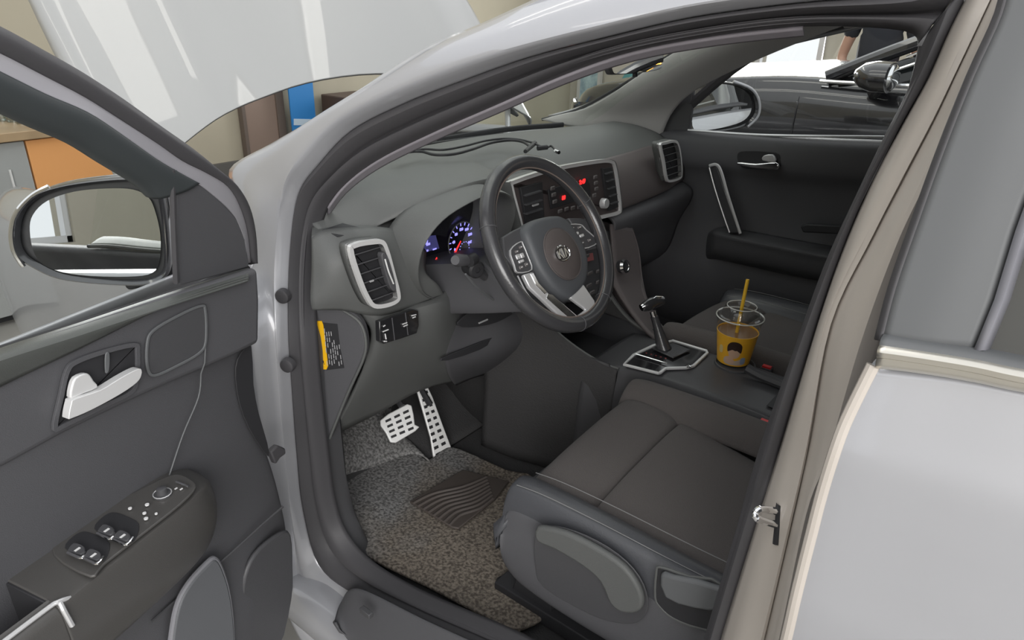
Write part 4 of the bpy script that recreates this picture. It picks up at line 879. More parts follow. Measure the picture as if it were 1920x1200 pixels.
# ================================================================== PEDALS
def pad(name, pts, n, slots, lab, arm):
    t = thing(name, arm[-1], lab, 'pedal')
    P0 = pts[0]
    nn = Vector(n).normalized(); P_ = [PL(u, v, P0v, nn) for u, v in pts[1]]
    pp = slab('pedal_pad', P_, -nn*-.008, M['pedal'], t, bev=.003, seg=3)
    for s_ in slots: 
        MB().prism([PL(u, v, P0v-nn*.0012, nn) for u, v in s_], nn*.002).build('grip_stud', M['deep'], pp)
    MB().tube(cat(arm, 4), .009, 8).build('pedal_arm', M['deep'], t)
P0v = Vector((.435, .40, .47)); nb = Vector((.62, -.30, -.62))
def quadslots(c00, c10, c11, c01, nx, ny, fx=.62, fy=.42, skip=()):
    out = []
    for i in range(nx):
        for j in range(ny):
            if (i, j) in skip: continue
            cx, cy = (i+.5)/nx, (j+.5)/ny; hx, hy = fx/nx/2, fy/ny/2
            q = []
            for a, b in ((cx-hx, cy-hy), (cx+hx, cy-hy), (cx+hx, cy+hy), (cx-hx, cy+hy)):
                top = (c00[0]+(c10[0]-c00[0])*a, c00[1]+(c10[1]-c00[1])*a); bot = (c01[0]+(c11[0]-c01[0])*a, c01[1]+(c11[1]-c01[1])*a)
                q.append((top[0]+(bot[0]-top[0])*b, top[1]+(bot[1]-top[1])*b))
            out.append(q)
    return out
pad('brake_pedal', (P0v, [(713, 788), (728, 776), (764, 757), (772, 760), (776, 778), (778, 796), (787, 800), (779, 808), (742, 830), (732, 829), (724, 812), (714, 798)]), nb,
    quadslots((718, 787), (768, 763), (780, 806), (732, 826), 3, 4), 'wide silver drilled brake pedal left of the long accelerator', [P0v+Vector((.01, 0, .02)), Vector((.56, .40, .60)), Vector((.62, .40, .75))])
P0v = Vector((.42, .30, .40))
pad('accelerator_pedal', (P0v, [(782, 730), (803, 726), (812, 745), (832, 800), (848, 842), (846, 850), (818, 866), (814, 860), (808, 820), (795, 775)]), Vector((.80, -.1, -.48)),
    quadslots((786, 732), (802, 728), (845, 846), (816, 862), 2, 10, .55, .42), 'long narrow silver drilled accelerator pedal right of the brake', [P0v+Vector((.02, 0, .05)), Vector((.54, .30, .55)), Vector((.64, .30, .62))])

# ================================================================== FLOOR MAT
matc = mat('looped_mat', (.205, .178, .148), 1, spec=.1, bump=1.0, bscale=220, mott=.4, mscale=150, col2=(.095, .082, .070), mdetail=8)
# bluish, less saturated patch toward the footrest
nt = matc.node_tree; bs = nt.nodes['Principled BSDF']; src = bs.inputs['Base Color'].links[0].from_socket
tcn = nt.nodes.new('ShaderNodeTexCoord'); sx_ = nt.nodes.new('ShaderNodeSeparateXYZ'); nt.links.new(tcn.outputs['Object'], sx_.inputs[0])
nz = nt.nodes.new('ShaderNodeTexNoise'); nz.inputs['Scale'].default_value = 7; nt.links.new(tcn.outputs['Object'], nz.inputs['Vector'])
ad = nt.nodes.new('ShaderNodeMath'); ad.operation = 'MULTIPLY_ADD'; ad.inputs[1].default_value = .35; nt.links.new(nz.outputs['Fac'], ad.inputs[0]); nt.links.new(sx_.outputs['X'], ad.inputs[2])
mr = nt.nodes.new('ShaderNodeMapRange'); mr.inputs[1].default_value = .38; mr.inputs[2].default_value = .52; nt.links.new(ad.outputs[0], mr.inputs[0])
mx = nt.nodes.new('ShaderNodeMix'); mx.data_type = 'RGBA'; nt.links.new(mr.outputs[0], mx.inputs[0]); nt.links.new(src, mx.inputs[6])
hs = nt.nodes.new('ShaderNodeHueSaturation'); hs.inputs['Saturation'].default_value = .10; hs.inputs['Value'].default_value = 1.1; nt.links.new(src, hs.inputs['Color']); nt.links.new(hs.outputs[0], mx.inputs[7]); nt.links.new(mx.outputs[2], bs.inputs['Base Color'])
mt = thing('floor_mat', (.2, .45, .33), 'grey brown loop pile floor mat in the driver footwell', 'floor mat')
mo_ = [Z(612, 905, .345), Z(640, 985, .335), Z(690, 1040, .335), Z(800, 1095, .335), Z(905, 1150, .335), Z(975, 1178, .335), Z(1060, 1120, .335), Z(1100, 1040, .335), Z(1010, 900, .335), Z(950, 880, .335), Z(875, 846, .335), Z(838, 838, .335), Z(800, 862, .335), Z(760, 838, .34)]
MB().prism(cat(mo_, 3, True), Vector((0, 0, -.012))).build('mat_pile', matc, mt, bev=.004)
fr1 = [[Z(612, 912, .341), Z(690, 880, .341), Z(770, 850, .341), Z(806, 864, .341)],
       [X(610, 868, .50), X(680, 838, .50), X(740, 812, .50), X(770, 826, .47)],
       [X(608, 832, .545), X(660, 800, .55), X(705, 770, .56), X(740, 800, .53)],
       [X(600, 815, .60), X(660, 775, .60), X(705, 745, .60), X(760, 735, .60)]]
sheet('footrest_pile', fr1, matc, mt, sol=.008)
pdm = mat('heel_pad_rubber', (.075, .062, .055), .6, bump=.2, bscale=300)
hpts = [Z(768, 940, .346), Z(868, 880, .346), Z(955, 902, .346), Z(925, 938, .346), Z(860, 990, .346), Z(848, 988, .346)]
hp_ = MB().prism([p-Vector((0, 0, .006)) for p in hpts], Vector((0, 0, .006))).build('heel_pad', pdm, mt, bev=.002)
for k in range(8):
    t = (k+.5)/8.2
    A = hpts[5].lerp(hpts[0], t); B = hpts[3].lerp(hpts[2], t) if t > .5 else hpts[4].lerp(hpts[2], t); B = hpts[4].lerp(hpts[3], min(1, t*2)) if t < .5 else hpts[3].lerp(hpts[2], (t-.5)*2); A = hpts[0].lerp(hpts[1], t) if False else A; B = hpts[4].lerp(hpts[1], 0) if False else hpts[3].lerp(hpts[1].lerp(hpts[2], .5), t)
    c_pts = [A, A.lerp(B, .3)+Vector((.008, 0, .001)), A.lerp(B, .65)+Vector((-.006, 0, .001)), B]
    MB().tube(cat(c_pts, 5), .0035, 8).build('pad_rib', mat('rib_rubber', (.10, .085, .078), .5) if k == 0 else bpy.data.materials['rib_rubber'], hp_)
for (u, v) in ((944, 1090), (992, 1100)):
    MB().lathe([(.001, .002), (.010, .002), (.013, .004), (.016, .001)], Z(u, v, .337), (0, 0, 1), 20).build('mat_eyelet', M['deep'], mt)
bpy.data.objects.remove(bpy.data.objects['tmp']) if 'tmp' in bpy.data.objects else None

# ================================================================== CENTRE CONSOLE
con = thing('centre_console', (-.2, 0, .31), 'dark centre console between the seats with silver rimmed shift plate', 'centre console')
crow = []
MB().loft([[Vector((x, -.125, .665)), Vector((x, -.11, .60)), Vector((x, .11, .60)), Vector((x, .125, .665))] for x in (.36, .06, -.01)]).build('storage_bin', M['deep'], con, sol=.004)
for sy in (1, -1):
    side_ = [[Vector((x, sy*yy, zt)), Vector((x, sy*(yy+.012), zt-.01)), Vector((x, sy*(yy+.02), .5)), Vector((x, sy*(yy+.03), .31))] for x, zt, yy in ((-.03, .652, .117), (.02, .656, .121), (.08, .672, .125), (.14, .705, .138), (.19, .75, .150), (.24, .82, .162), (.34, .90, .17))]
    sheet('console_cheek', side_, M['darkcarpet'], con, sol=.012)
    MB().tube(cat([r[0] for r in side_], 4), .005, 8).build('cheek_edge', M['dash'], con)
for x, zt, w_, zb in ((.06, .64, .135, .32), (-.02, .655, .12, .32), (-.12, .662, .11, .32), (-.28, .665, .11, .32), (-.40, .66, .11, .32), (-.55, .64, .11, .32), (-.62, .63, .11, .32)):
    crow.append([Vector((x, w_+.03, zb)), Vector((x, w_+.012, zt-.09)), Vector((x, w_, zt-.03)), Vector((x, w_-.008, zt-.006)), Vector((x, w_-.022, zt)), Vector((x, 0, zt+.002)), Vector((x, -w_+.022, zt)), Vector((x, -w_+.008, zt-.006)), Vector((x, -w_, zt-.03)), Vector((x, -w_-.012, zt-.09)), Vector((x, -w_-.03, zb))])
sheet('console_body', crow, M['plastic2'], con, sol=.008, nu=3, nv=4)
gpl = [(1168, 682), (1186, 663), (1224, 645), (1262, 636), (1326, 655), (1329, 661), (1303, 685), (1288, 689), (1250, 690), (1240, 698), (1234, 699)]
P_ = [Z(u, v, .673) for u, v in gpl]
fr_, inn = ringslab('shift_plate_rim', P_, .007, Vector((0, 0, -.006)), M['frame'], con, bev=.0015)
shp = slab('shift_plate', [p-Vector((0, 0, .003)) for p in inn], Vector((0, 0, -.004)), M['gloss'], con)
MB().tube([Z(1192, 664, .6745), Z(1252, 682, .6745)], .002, 6).build('plate_divider', M['bright'], shp)
MB().prism([Z(1222, 655, .673), Z(1262, 645, .673), Z(1295, 658, .673), Z(1262, 673, .673)], Vector((0, 0, .004))).build('gaiter_base', M['leather'], shp, bev=.003)
for k in range(5): MB().box(Z(1212+k*9, 662+k*2.4, .6735), (.004, .003, .0008)).build('gear_letter', mat('dim_red_mark', (.30, .05, .05), .5) if k == 0 else bpy.data.materials['dim_red_mark'], shp)
MB().lathe([(.006, 0), (.006, .004), (.001, .005)], Z(1291, 688, .675), (0, 0, 1), 14).build('release_button', M['bright'], shp)
lv0 = Z(1245, 655, .672); kb = X(1222, 577, -.035)
gs = MB().tube(cat([lv0, lv0.lerp(kb, .45), lv0.lerp(kb, .8)], 4), [.020, .018, .016, .014, .012, .011, .010, .010, .010], 12).build('gear_selector', M['leather'], con)
MB().tube([lv0.lerp(kb, .55), lv0.lerp(kb, .92)], .0085, 12).build('selector_collar', M['bright'], gs)
ka = (Y(1248, 568, kb.y-.03)-kb)
kbo = [kb+Vector((.012, .026, .006)), kb+Vector((.004, .012, .010)), kb+Vector((-.004, -.010, .014)), kb+Vector((-.014, -.030, .015))]
kp = cat(kbo, 4); MB().tube(kp, [.010+.006*math.sin(math.pi*(i+.8)/(len(kp)+.6)) for i in range(len(kp))], 14, flat=.9).build('selector_knob', mat('knob_leather', (.03, .03, .033), .2, coat=.5), gs)
MB().tube([kb+Vector((.014, .030, .005)), kb+Vector((.010, .022, .008))], [.009, .012], 14).build('knob_cap', M['bright'], gs)
MB().tube([kb+Vector((-.014, -.026, .024)), kb+Vector((-.006, -.006, .026)), kb+Vector((.0, .006, .022))], [.003, .006, .003], 10).build('knob_inlay', M['bright'], gs)
# cup holder wells and seat-side trench
for (u, v) in ((1378, 682),):
    c = Z(u, v, .668); MB().lathe([(.044, .0), (.046, .003), (.049, .002), (.050, -.002)], c, (0, 0, 1), 32, cap=False).build('cup_ring', M['plastic2'], con)
slab('tray', [Vector((-.38, .07, .6655)), Vector((-.38, -.08, .6655)), Vector((-.60, -.08, .648)), Vector((-.60, .07, .648))], Vector((0, 0, .002)), M['deep'], con)
MB().loft(smoothloft([[Vector((x, .085, z-.02)), Vector((x, .07, z)), Vector((x, 0, z+.012)), Vector((x, -.07, z)), Vector((x, -.085, z-.02))] for x, z in ((-.53, .69), (-.56, .715), (-.66, .725), (-.84, .725))], 3, 3)).build('armrest_lid', M['leather'], con, sol=.02)
MB().tube(cat([Y(1400, 690, -.03), Y(1425, 704, -.03), Y(1470, 722, -.03)], 4), .012, 8).build('tray_edge', M['plastic2'], con)

# ================================================================== SEATS
redm = mat('buckle_red', (.62, .015, .015), .35)
def seat(name, y0, lab, side):     # side: +1 outboard towards +y
    t = thing(name, (-.4, y0, .31), lab, 'car seat')
    def R(x, z, *offs): return Vector((x, y0+offs[0]*side, z))
    # centre cushion with its cross seam
    rows = []
    for x, z, w_ in ((-.105, .560, .17), (-.096, .600, .175), (-.108, .632, .175), (-.14, .645, .175), (-.20, .645, .172), (-.236, .638, .17), (-.247, .626, .17), (-.258, .637, .17), (-.33, .634, .165), (-.45, .622, .16), (-.60, .61, .16)):
        rows.append([R(x, z-.012, -w_-.012), R(x, z-.002, -w_+.015), R(x, z+.004, -.08), R(x, z+.005, 0), R(x, z+.004, .08), R(x, z-.002, w_-.015), R(x, z-.012, w_+.012)])
    for r in rows:
        for p in r: p.z -= (p.y-y0)*side*.07*max(0, 1-max(0, -p.x-.2)/.25)
    sheet('cushion_centre', rows, M['fabric'], t, sol=.03, nu=3, nv=3)
    # bolsters
    def bolster(sg, top, matl, nm, w0):
        rr = []
        for x, h, wd in ((-.098, -.055, .3), (-.094, -.018, .6), (-.112, -.004, .9), (-.18, .002, 1), (-.30, .004, 1), (-.45, .002, 1), (-.60, .004, 1)):
            z = .632+h+top; a = .162+(.012*min(1, max(0, (-x-.1)/.4)) if sg > 0 else 0); 
            rr.append([R(x, z-.035, sg*(a)), R(x, z-.008, sg*(a+.012)), R(x, z+.012, sg*(a+.035)), R(x, z+.016, sg*(a+.058)), R(x, z+.004, sg*(a+.080)), R(x, z-.03, sg*(a+.092)), R(x, z-.075, sg*(a+.092))])
        return sheet(nm, rr, matl, t, sol=.02, nu=3, nv=4)
    ob = bolster(1, 0.0, M['seatleather'], 'outer_bolster', 0); bolster(-1, .032, M['fabric'], 'inner_bolster', 0)
    stm = bpy.data.materials.get('seat_stitching') or mat('seat_stitching', (.22, .22, .22), .6)
    for oo, zz in ((.176, -.002), (.236, .004)):
        MB().tube(cat([R(x, .640+h+zz, oo) for x, h in ((-.112, -.002), (-.18, .006), (-.30, .008), (-.45, .006), (-.58, .008))], 5), .0009, 5).build('stitch_line', stm, ob)
    # front fascia, side valance
    sheet('front_panel', [[R(-.098, .60, o), R(-.10, .54, o), R(-.115, .46, o)] for o in (-.24, -.1, .1, .24)], M['plastic2'], t, sol=.01)
    va = []
    for o, k in ((.252, 0), (.268, 1), (.270, 2), (.262, 3)): pass
    prof_ = [(-.104, .590, .50), (-.112, .602, .47), (-.15, .612, .445), (-.24, .618, .435), (-.36, .618, .435), (-.48, .616, .44), (-.62, .62, .46)]
    rows = [[R(x, zt, .236), R(x, zt-.010, .256), R(x, zt-.045, .266), R(x, (zt+zb)/2, .272), R(x, zb+.03, .274), R(x, zb, .266), R(x, zb-.01, .24)] for x, zt, zb in prof_]
    rows.insert(0, [p+Vector((.012, -.03*side, 0)) for p in rows[0]])
    vl = sheet('side_valance', rows, M['plastic'], t, sol=.006, nu=4, nv=4)
    # backrest
    bk = []
    for s_, z, dx, w_ in ((0, .60, 0, .20), (.1, .72, -.03, .235), (.3, .88, -.075, .245), (.5, 1.02, -.11, .24), (.7, 1.14, -.145, .22), (.85, 1.20, -.165, .18)):
        x = -.60+dx-.03
        bk.append([R(x-.10, z, -w_), R(x-.02, z, -w_-.005), R(x+.045, z, -w_+.03), R(x+.02, z, -w_*.55), R(x+.012, z, 0), R(x+.02, z, w_*.55), R(x+.045, z, w_-.03), R(x-.02, z, w_+.005), R(x-.10, z, w_)])
    bk.append([p+Vector((-.05, 0, .02)) for p in bk[-1]])
    sheet('backrest', bk, M['fabric'], t, sol=.02, nu=3, nv=3)
    hr = [[R(-.79+dx-.06, z, -w_), R(-.79+dx, z, -w_*.7), R(-.785+dx, z, 0), R(-.79+dx, z, w_*.7), R(-.79+dx-.06, z, w_), R(-.79+dx-.09, z, 0)] for z, w_, dx in ((1.24, .10, 0), (1.27, .13, .015), (1.36, .13, .015), (1.41, .11, 0), (1.415, .04, -.02))]
    sheet('headrest', hr, M['fabric'], t, closed=True, sol=.01)
    for o in (-.05, .05): MB().tube([R(-.84, 1.15, o), R(-.83, 1.28, o)], .006, 8).build('headrest_post', M['bright'], t)
    # rails and risers
    for o in (-.20, .20):
        MB().box(R(-.36, .335, o), (.62, .045, .035)).build('seat_rail', M['deep'], t, bev=.003)
        for x in (-.14, -.52): MB().prism([R(x-.05, .35, o), R(x+.05, .35, o), R(x+.02, .46, o), R(x-.03, .46, o)], (0, .012, 0)).build('seat_riser', M['deep'], t, bev=.002)
    sheet('seat_pan', [[R(-.08, .52, o), R(-.3, .46, o), R(-.62, .50, o)] for o in (-.23, .23)], M['deep'], t, sol=.01)
    # buckle on the inner side
    b0 = R(-.46, .50, -.262); b1 = R(-.40, .655, -.255)
    bk_ = MB().tube([b0, b1.lerp(b0, .25)], .011, 8, flat=.5).build('buckle_stalk', M['plastic2'], t)
    MB().prism([b1+Vector((-.014, 0, -.045)), b1+Vector((.014, 0, -.045)), b1+Vector((.014, 0, .004)), b1+Vector((-.014, 0, .004))], Vector((0, .014*-side, 0))).build('buckle_body', M['plastic2'], bk_, bev=.003)
    MB().box(b1+Vector((0, -.007*side, .005)), (.022, .012, .006)).build('buckle_button', redm, bk_, bev=.001)
    return t, vl
ds_, dv = seat('driver_seat', .388, 'driver seat with ribbed black fabric cushion, leather side bolster and adjuster levers', 1)
ps_, pv = seat('passenger_seat', -.388, 'black fabric passenger seat beyond the centre console', -1)

ps_.location.x += .09

# ---- adjuster levers and trims on the driver seat
def SV(u, v, o=0): return Y(u, v, .388+.274+o)
slab('trim_recess', [SV(u, v, .0005) for u, v in ((1003, 1015), (1010, 995), (1040, 985), (1100, 1003), (1160, 1038), (1200, 1080), (1216, 1125), (1205, 1160), (1170, 1168), (1110, 1152), (1020, 1100), (1005, 1060))], Vector((0, .002, 0)), M['plastic2'], dv, sm=3, bev=.001)
lvp = [(1001, 1002), (1004, 992), (1014, 989), (1060, 1000), (1120, 1030), (1170, 1065), (1198, 1105), (1204, 1135), (1192, 1150), (1165, 1150), (1142, 1132), (1124, 1092), (1090, 1062), (1040, 1032), (1008, 1018)]
slab('height_lever', [SV(u, v, .016) for u, v in lvp], Vector((0, -.014, 0)), M['dash'], ds_, sm=3, bev=.006, seg=4)
r1 = [(1226, 1120), (1228, 1075), (1236, 1062), (1290, 1080), (1350, 1095), (1360, 1180), (1310, 1180), (1262, 1162), (1236, 1140)]
P_ = [SV(u, v, .004) for u, v in r1]
fr_, inn = ringslab('recliner_bezel', P_, .004, Vector((0, -.004, 0)), M['dash'], dv, sm=3, bev=.001)
slab('recliner_recess', inn, Vector((0, -.002, 0)), M['deep'], fr_)
slab('recliner_lever', [SV(u, v, .014) for u, v in ((1237, 1078), (1260, 1082), (1350, 1105), (1350, 1145), (1300, 1142), (1246, 1122))], Vector((0, -.012, 0)), M['applique'], ds_, sm=2, bev=.005, seg=3)

# ================================================================== CUP AND STRAW
clear = thin_glass('clear_plastic', (.93, .93, .92), .07, .7)
cb = Z(1374, 676, .668)
cup = thing('iced_drink_cup', cb, 'clear plastic takeaway cup with a yellow sleeve on the centre console', 'cup')
CK = 1.08
def ctub(prof, name, m, par=cup, **k): return MB().lathe([(a*CK, b*1.04) for a, b in prof], cb, (0, 0, 1), 48, cap=k.pop('cap', False)).build(name, m, par, **k)
cw = ctub([(.001, .003), (.034, .002), (.0355, .006), (.0497, .112)], 'cup_wall', clear)
ylw = mat('sleeve_yellow', (.95, .50, .035), .4, coat=.2)
sl_ = ctub([(.0345, .003), (.0362, .003), (.0462, .080), (.0445, .080), (.0345, .003)], 'sleeve', ylw, cup)
ctub([(.001, .004), (.034, .004), (.0442, .077), (.001, .078)], 'coffee', mat('milk_coffee', (.28, .15, .06), .15), cup)
lid = ctub([(.0495, .110), (.0525, .112), (.053, .116), (.0515, .119), (.047, .118), (.043, .120), (.040, .128), (.035, .140), (.032, .143), (.030, .141), (.010, .141)], 'lid', clear, cup)
wring = mat('frosted_rim', (.72, .72, .68), .25)
MB().tube([cb+Vector((.0515*CK*math.cos(t), .0515*CK*math.sin(t), .1212)) for t in [k*math.pi/24 for k in range(48)]], .0017, 6, closed=True).build('lid_rim', wring, lid)
MB().tube([cb+Vector((.032*CK*math.cos(t), .032*CK*math.sin(t), .1482)) for t in [k*math.pi/24 for k in range(48)]], .0012, 6, closed=True).build('dome_rim', wring, lid)
toc = CAMP-cb; A0 = math.atan2(toc.y, toc.x)
rt = Vector((-math.sin(A0), math.cos(A0), 0))
def CUP(a, h, o=.0006):   # a: metres to the viewer's right around the sleeve
    r = (.0362+(h/1.04-.003)/.077*.010)*CK+o; t = A0+a/r
    return cb+Vector((r*math.cos(t), r*math.sin(t), h))
def patch(name, pts, m, o):
    P = cat([(a, h, 0) for a, h in pts], 3, True); c = sum(P, Vector())/len(P); rows = []
    for k in (1, .66, .33, .02): rows.append([CUP(c.x+(p.x-c.x)*k, c.y+(p.y-c.y)*k, o) for p in P])
    return MB().loft(rows, True).build(name, m, sl_)
patch('printed_skin', [(-.011, .032), (-.0145, .045), (-.010, .058), (0, .062), (.010, .058), (.0145, .045), (.012, .032), (.004, .026), (-.004, .026)], mat('print_skin', (.72, .48, .34), .4), .0006)
patch('printed_hair', [(-.0165, .044), (-.0175, .060), (-.009, .071), (.006, .072), (.0165, .063), (.0165, .044), (.0125, .044), (.010, .050), (.002, .048), (-.005, .050), (-.012, .046)], mat('print_hair', (.045, .025, .02), .4), .0012)
patch('printed_shirt', [(-.022, .024), (-.008, .030), (.006, .018), (.020, .026), (.026, .016), (.022, .008), (-.018, .008)], mat('print_shirt', (.62, .50, .42), .4), .0010)
patch('printed_hand', [(-.016, .014), (-.018, .026), (-.008, .032), (-.001, .026), (.002, .012)], bpy.data.materials['print_skin'], .0013)
patch('printed_badge', [(.018, .012), (.018, .028), (.029, .028), (.029, .012)], mat('print_blue', (.32, .38, .50), .4), .0013)
patch('printed_side', [(-.040, .034), (-.040, .052), (-.030, .052), (-.030, .034)], mat('print_cream', (.75, .58, .25), .4), .0006)
sb0 = cb+(X(1371, 640, cb.x)-cb)*0; sA = Vector((cb.x, cb.y, .0)); 
tt = Y(1402, 524, cb.y-.004); bb = Y(1378, 640, cb.y+.01); ax_ = (tt-bb).normalized()
straw = MB().tube([bb-ax_*.045, tt], .0042, 14).build('drinking_straw', mat('straw_yellow', (.92, .55, .04), .4))
tag(straw, 'yellow drinking straw standing in the takeaway cup', 'straw')

# ================================================================== CABLES ON THE DASH
cb_m = M['deep']
def dz(p, extra=.004): return p
def cable(name, uv, z0, r, lab):
    pts = [Z(u, v, z0+(.0)) for u, v in uv]
    o = MB().tube(cat(pts, 6), r, 7).build(name, cb_m); tag(o, lab, 'cable'); return o
cable('loose_cable', [(738, 298), (762, 286), (790, 284), (815, 290), (850, 289), (885, 280), (920, 268), (955, 263), (980, 266), (995, 276)], 1.142, .0035, 'thin black cable looping across the dashboard top to its plug')
cable('loose_cable', [(742, 292), (790, 280), (830, 281), (870, 274), (910, 264), (945, 260), (975, 262), (1000, 268)], 1.140, .0028, 'thinner black cable lying along the windscreen side of the first one')
pk_ = thing('cable_plug', Z(1000, 275, 1.13), 'small black plug with a light tip lying on the dashboard behind the wheel', 'plug')
A_, B_, C_ = Z(985, 284, 1.140), Z(1003, 268, 1.142), Z(1044, 286, 1.140)
MB().tube([A_, B_], [.005, .006], 8).build('plug_shell', cb_m, pk_)
MB().tube(cat([Z(1004, 270, 1.142), Z(1022, 277, 1.142), Z(1034, 274, 1.142), C_], 4), .0028, 7).build('plug_lead', cb_m, pk_)
MB().tube([Z(1008, 278, 1.141), Z(1026, 276, 1.142)], .006, 8).build('plug_body', cb_m, pk_)
MB().tube([Z(1041, 283, 1.140), Z(1048, 286, 1.140)], .0045, 8).build('plug_tip', M['bright'], pk_)

# ================================================================== REAR-VIEW MIRROR
rp = X(1241, 100, .07)
rc = Vector((.07, rp.y+.115, rp.z-.006))
rvm = thing('rear_view_mirror', rc, 'wide black interior mirror hanging at the top of the windscreen', 'mirror')
LMP = Vector((-2.6, -4.45, 1.74)); rn = ((LMP-rc).normalized()-(rc+Vector((0, -.07, 0))-CAMP).normalized()).normalized(); rax = Vector((0, 0, 1)).cross(rn).normalized(); rup = rn.cross(rax)
ol = [(-.12, .0), (-.115, .026), (-.09, .033), (0, .035), (.09, .033), (.115, .026), (.12, 0), (.112, -.024), (.09, -.030), (0, -.032), (-.09, -.030), (-.112, -.024)]
P0_ = [rc+rax*a+rup*b for a, b in ol]; PP = cat(P0_, 4, True)
MB().loft([[rc+(p-rc)*k-rn*d for p in PP] for k, d in ((.95, -.002), (1, .003), (1, .014), (.8, .03), (.4, .036), (.02, .037))], True).build('mirror_case', M['plastic2'], rvm)
mesh('mirror_glass', [rc+(p-rc)*.955+rn*.0025 for p in PP], [tuple(range(len(PP)))], M['mirror'], rvm, smooth=False)
MB().tube([rc-rn*.03, rc-rn*.05+Vector((.02, 0, .05)), Vector((.12, rc.y, 1.43))], .008, 8).build('mirror_arm', M['plastic2'], rvm)
MB().tube([rc+rup*-.031-rn*.008, rc+rup*-.040-rn*.008], .006, 8).build('dimmer_tab', M['deep'], rvm)

# ================================================================== BLACK CAR BEYOND
M['black'] = mat('gloss_black_paint', (.012, .012, .014), .18, spec=.6, coat=1, coatr=.03)
bk = thing('black_car', (.2, -3.15, 0), 'glossy black car parked beyond the passenger side window', 'car')
YN, YF = -2.22, -4.10; yc = (YN+YF)/2
def bsec(x, top, half, bulge=0, roof=None):
    r = []
    pts = [(half-.06, .22), (half-.01, .35), (half, .62), (half+.006, .90), (half-.01, top-.08), (half-.05, top), (half-.16, top+.03), (0, top+.06)]
    if roof: pts[-1] = (0, top+.03)
    x = FX(x)
    for a, z in pts: r.append(Vector((x, yc+a, z)))
    for a, z in pts[-2::-1]: r.append(Vector((x, yc-a, z)))
    return r
hw_ = (YN-YF)/2
FX = lambda x: x if x < .45 else .45+(x-.45)*.66
secs = [bsec(2.62, .62, .62), bsec(2.58, .80, .70), bsec(2.35, .96, .86), bsec(1.8, 1.04, .93), bsec(1.1, 1.09, hw_), bsec(.45, 1.13, hw_), bsec(0, 1.13, hw_, roof=1), bsec(-.8, 1.15, hw_, roof=1), bsec(-1.6, 1.16, hw_, roof=1), bsec(-2.05, 1.12, .9, roof=1), bsec(-2.2, .8, .86)]
sheet('body_shell', secs, M['black'], bk, sol=.01, nu=3, nv=4)
def cab(x, z, w_): return [Vector((x, yc+s*a, zz)) for s, a, zz in ((1, w_+.10, 1.14), (1, w_+.02, (1.14+z)/2+.04), (1, w_-.04, z-.03), (1, w_*.5, z), (-1, 0, z+.01), (-1, w_*.5, z), (-1, w_-.04, z-.03), (-1, w_+.02, (1.14+z)/2+.04), (-1, w_+.10, 1.14))]
gl_ = sheet('cabin_glass', [cab(.22, 1.16, .80), cab(-.10, 1.32, .74), cab(-.50, 1.49, .68), cab(-1.0, 1.56, .66), cab(-1.6, 1.50, .64), cab(-2.0, 1.28, .68)], mat('dark_car_glass', (.01, .012, .013), .06, spec=.6), bk, sol=.006)
def rail(s): return [Vector((.28, yc+s*.885, 1.165)), Vector((-.05, yc+s*.83, 1.33)), Vector((-.45, yc+s*.74, 1.50)), Vector((-1.0, yc+s*.69, 1.56)), Vector((-1.6, yc+s*.68, 1.51)), Vector((-2.0, yc+s*.74, 1.25))]
for s in (1, -1):
    MB().tube(cat(rail(s), 5), .032, 10).build('roof_rail', M['black'], bk)
    MB().tube(cat([Vector((.30, yc+s*.915, 1.15)), Vector((-.3, yc+s*.925, 1.165)), Vector((-1.7, yc+s*.92, 1.18))], 4), .009, 8).build('window_trim', M['bright'], bk)
MB().tube(cat([Vector((.12, YN-.03, 1.16)), Vector((-.10, YN-.07, 1.26)), Vector((-.45, YN-.15, 1.42)), Vector((-1.0, YN-.20, 1.48))], 4), .008, 8).build('window_trim', M['bright'], bk)
for s in (1, -1):
    c = Vector((.02, yc+s*(hw_+.12), 1.20)); mm_ = MB().loft([[c+Vector((dx, s*.125*math.cos(t)*k, .070*math.sin(t)*k*(1 if abs(math.sin(t)) < .8 else .95))) for t in [2*math.pi*q/24 for q in range(24)]] for dx, k in ((-.062, .9), (-.058, 1), (.0, 1.02), (.05, .85), (.085, .45), (.09, .05))], True, True).build('wing_mirror', M['black'], bk)
    MB().ell(c+Vector((-.055, 0, 0)), .034, .10, .058).build('mirror_glass', M['mirror'], mm_)
    MB().tube([c+Vector((0, -s*.08, -.05)), Vector((.05, yc+s*(hw_-.02), 1.12))], .03, 8).build('mirror_stem', M['deep'], mm_)
    MB().tube(cat([c+Vector((.06, -s*.09, .01)), c+Vector((.088, 0, .012)), c+Vector((.06, s*.09, .01))], 4), .006, 6).build('turn_signal', M['bright'], mm_)
for x in (-.15, -1.0):
    MB().tube(cat([Vector((x, YN+.014, .96)), Vector((x-.02, YN+.045, .965)), Vector((x-.18, YN+.045, .968)), Vector((x-.20, YN+.014, .965))], 4), .011, 8).build('door_handle', M['black'], bk)
for x in (.38, -.62):
    MB().tube(cat([Vector((x, YN-.03, 1.10)), Vector((x, YN+.007, .98)), Vector((x, YN+.012, .7)), Vector((x, YN+.0, .38))], 4), .003, 5).build('door_gap', M['deep'], bk)
for x in (1.28, -1.45):
    for s in (1, -1):
        wl = MB().lathe([(.20, -.1), (.33, -.11), (.345, -.08), (.345, .08), (.33, .11), (.20, .1)], (x, yc+s*(hw_-.09), .345), (0, 1, 0), 40).build('tyre', M['rubber'], bk)
        MB().lathe([(.02, .09), (.06, .10), (.2, .105), (.215, .115)], (x, yc+s*(hw_-.09), .345), (0, s, 0), 30).build('wheel_rim', M['silver'], wl)
for s in (1, -1): MB().ell((1.73, yc+s*.66, .82), .16, .14, .07).build('headlamp', M['bright'], bk)
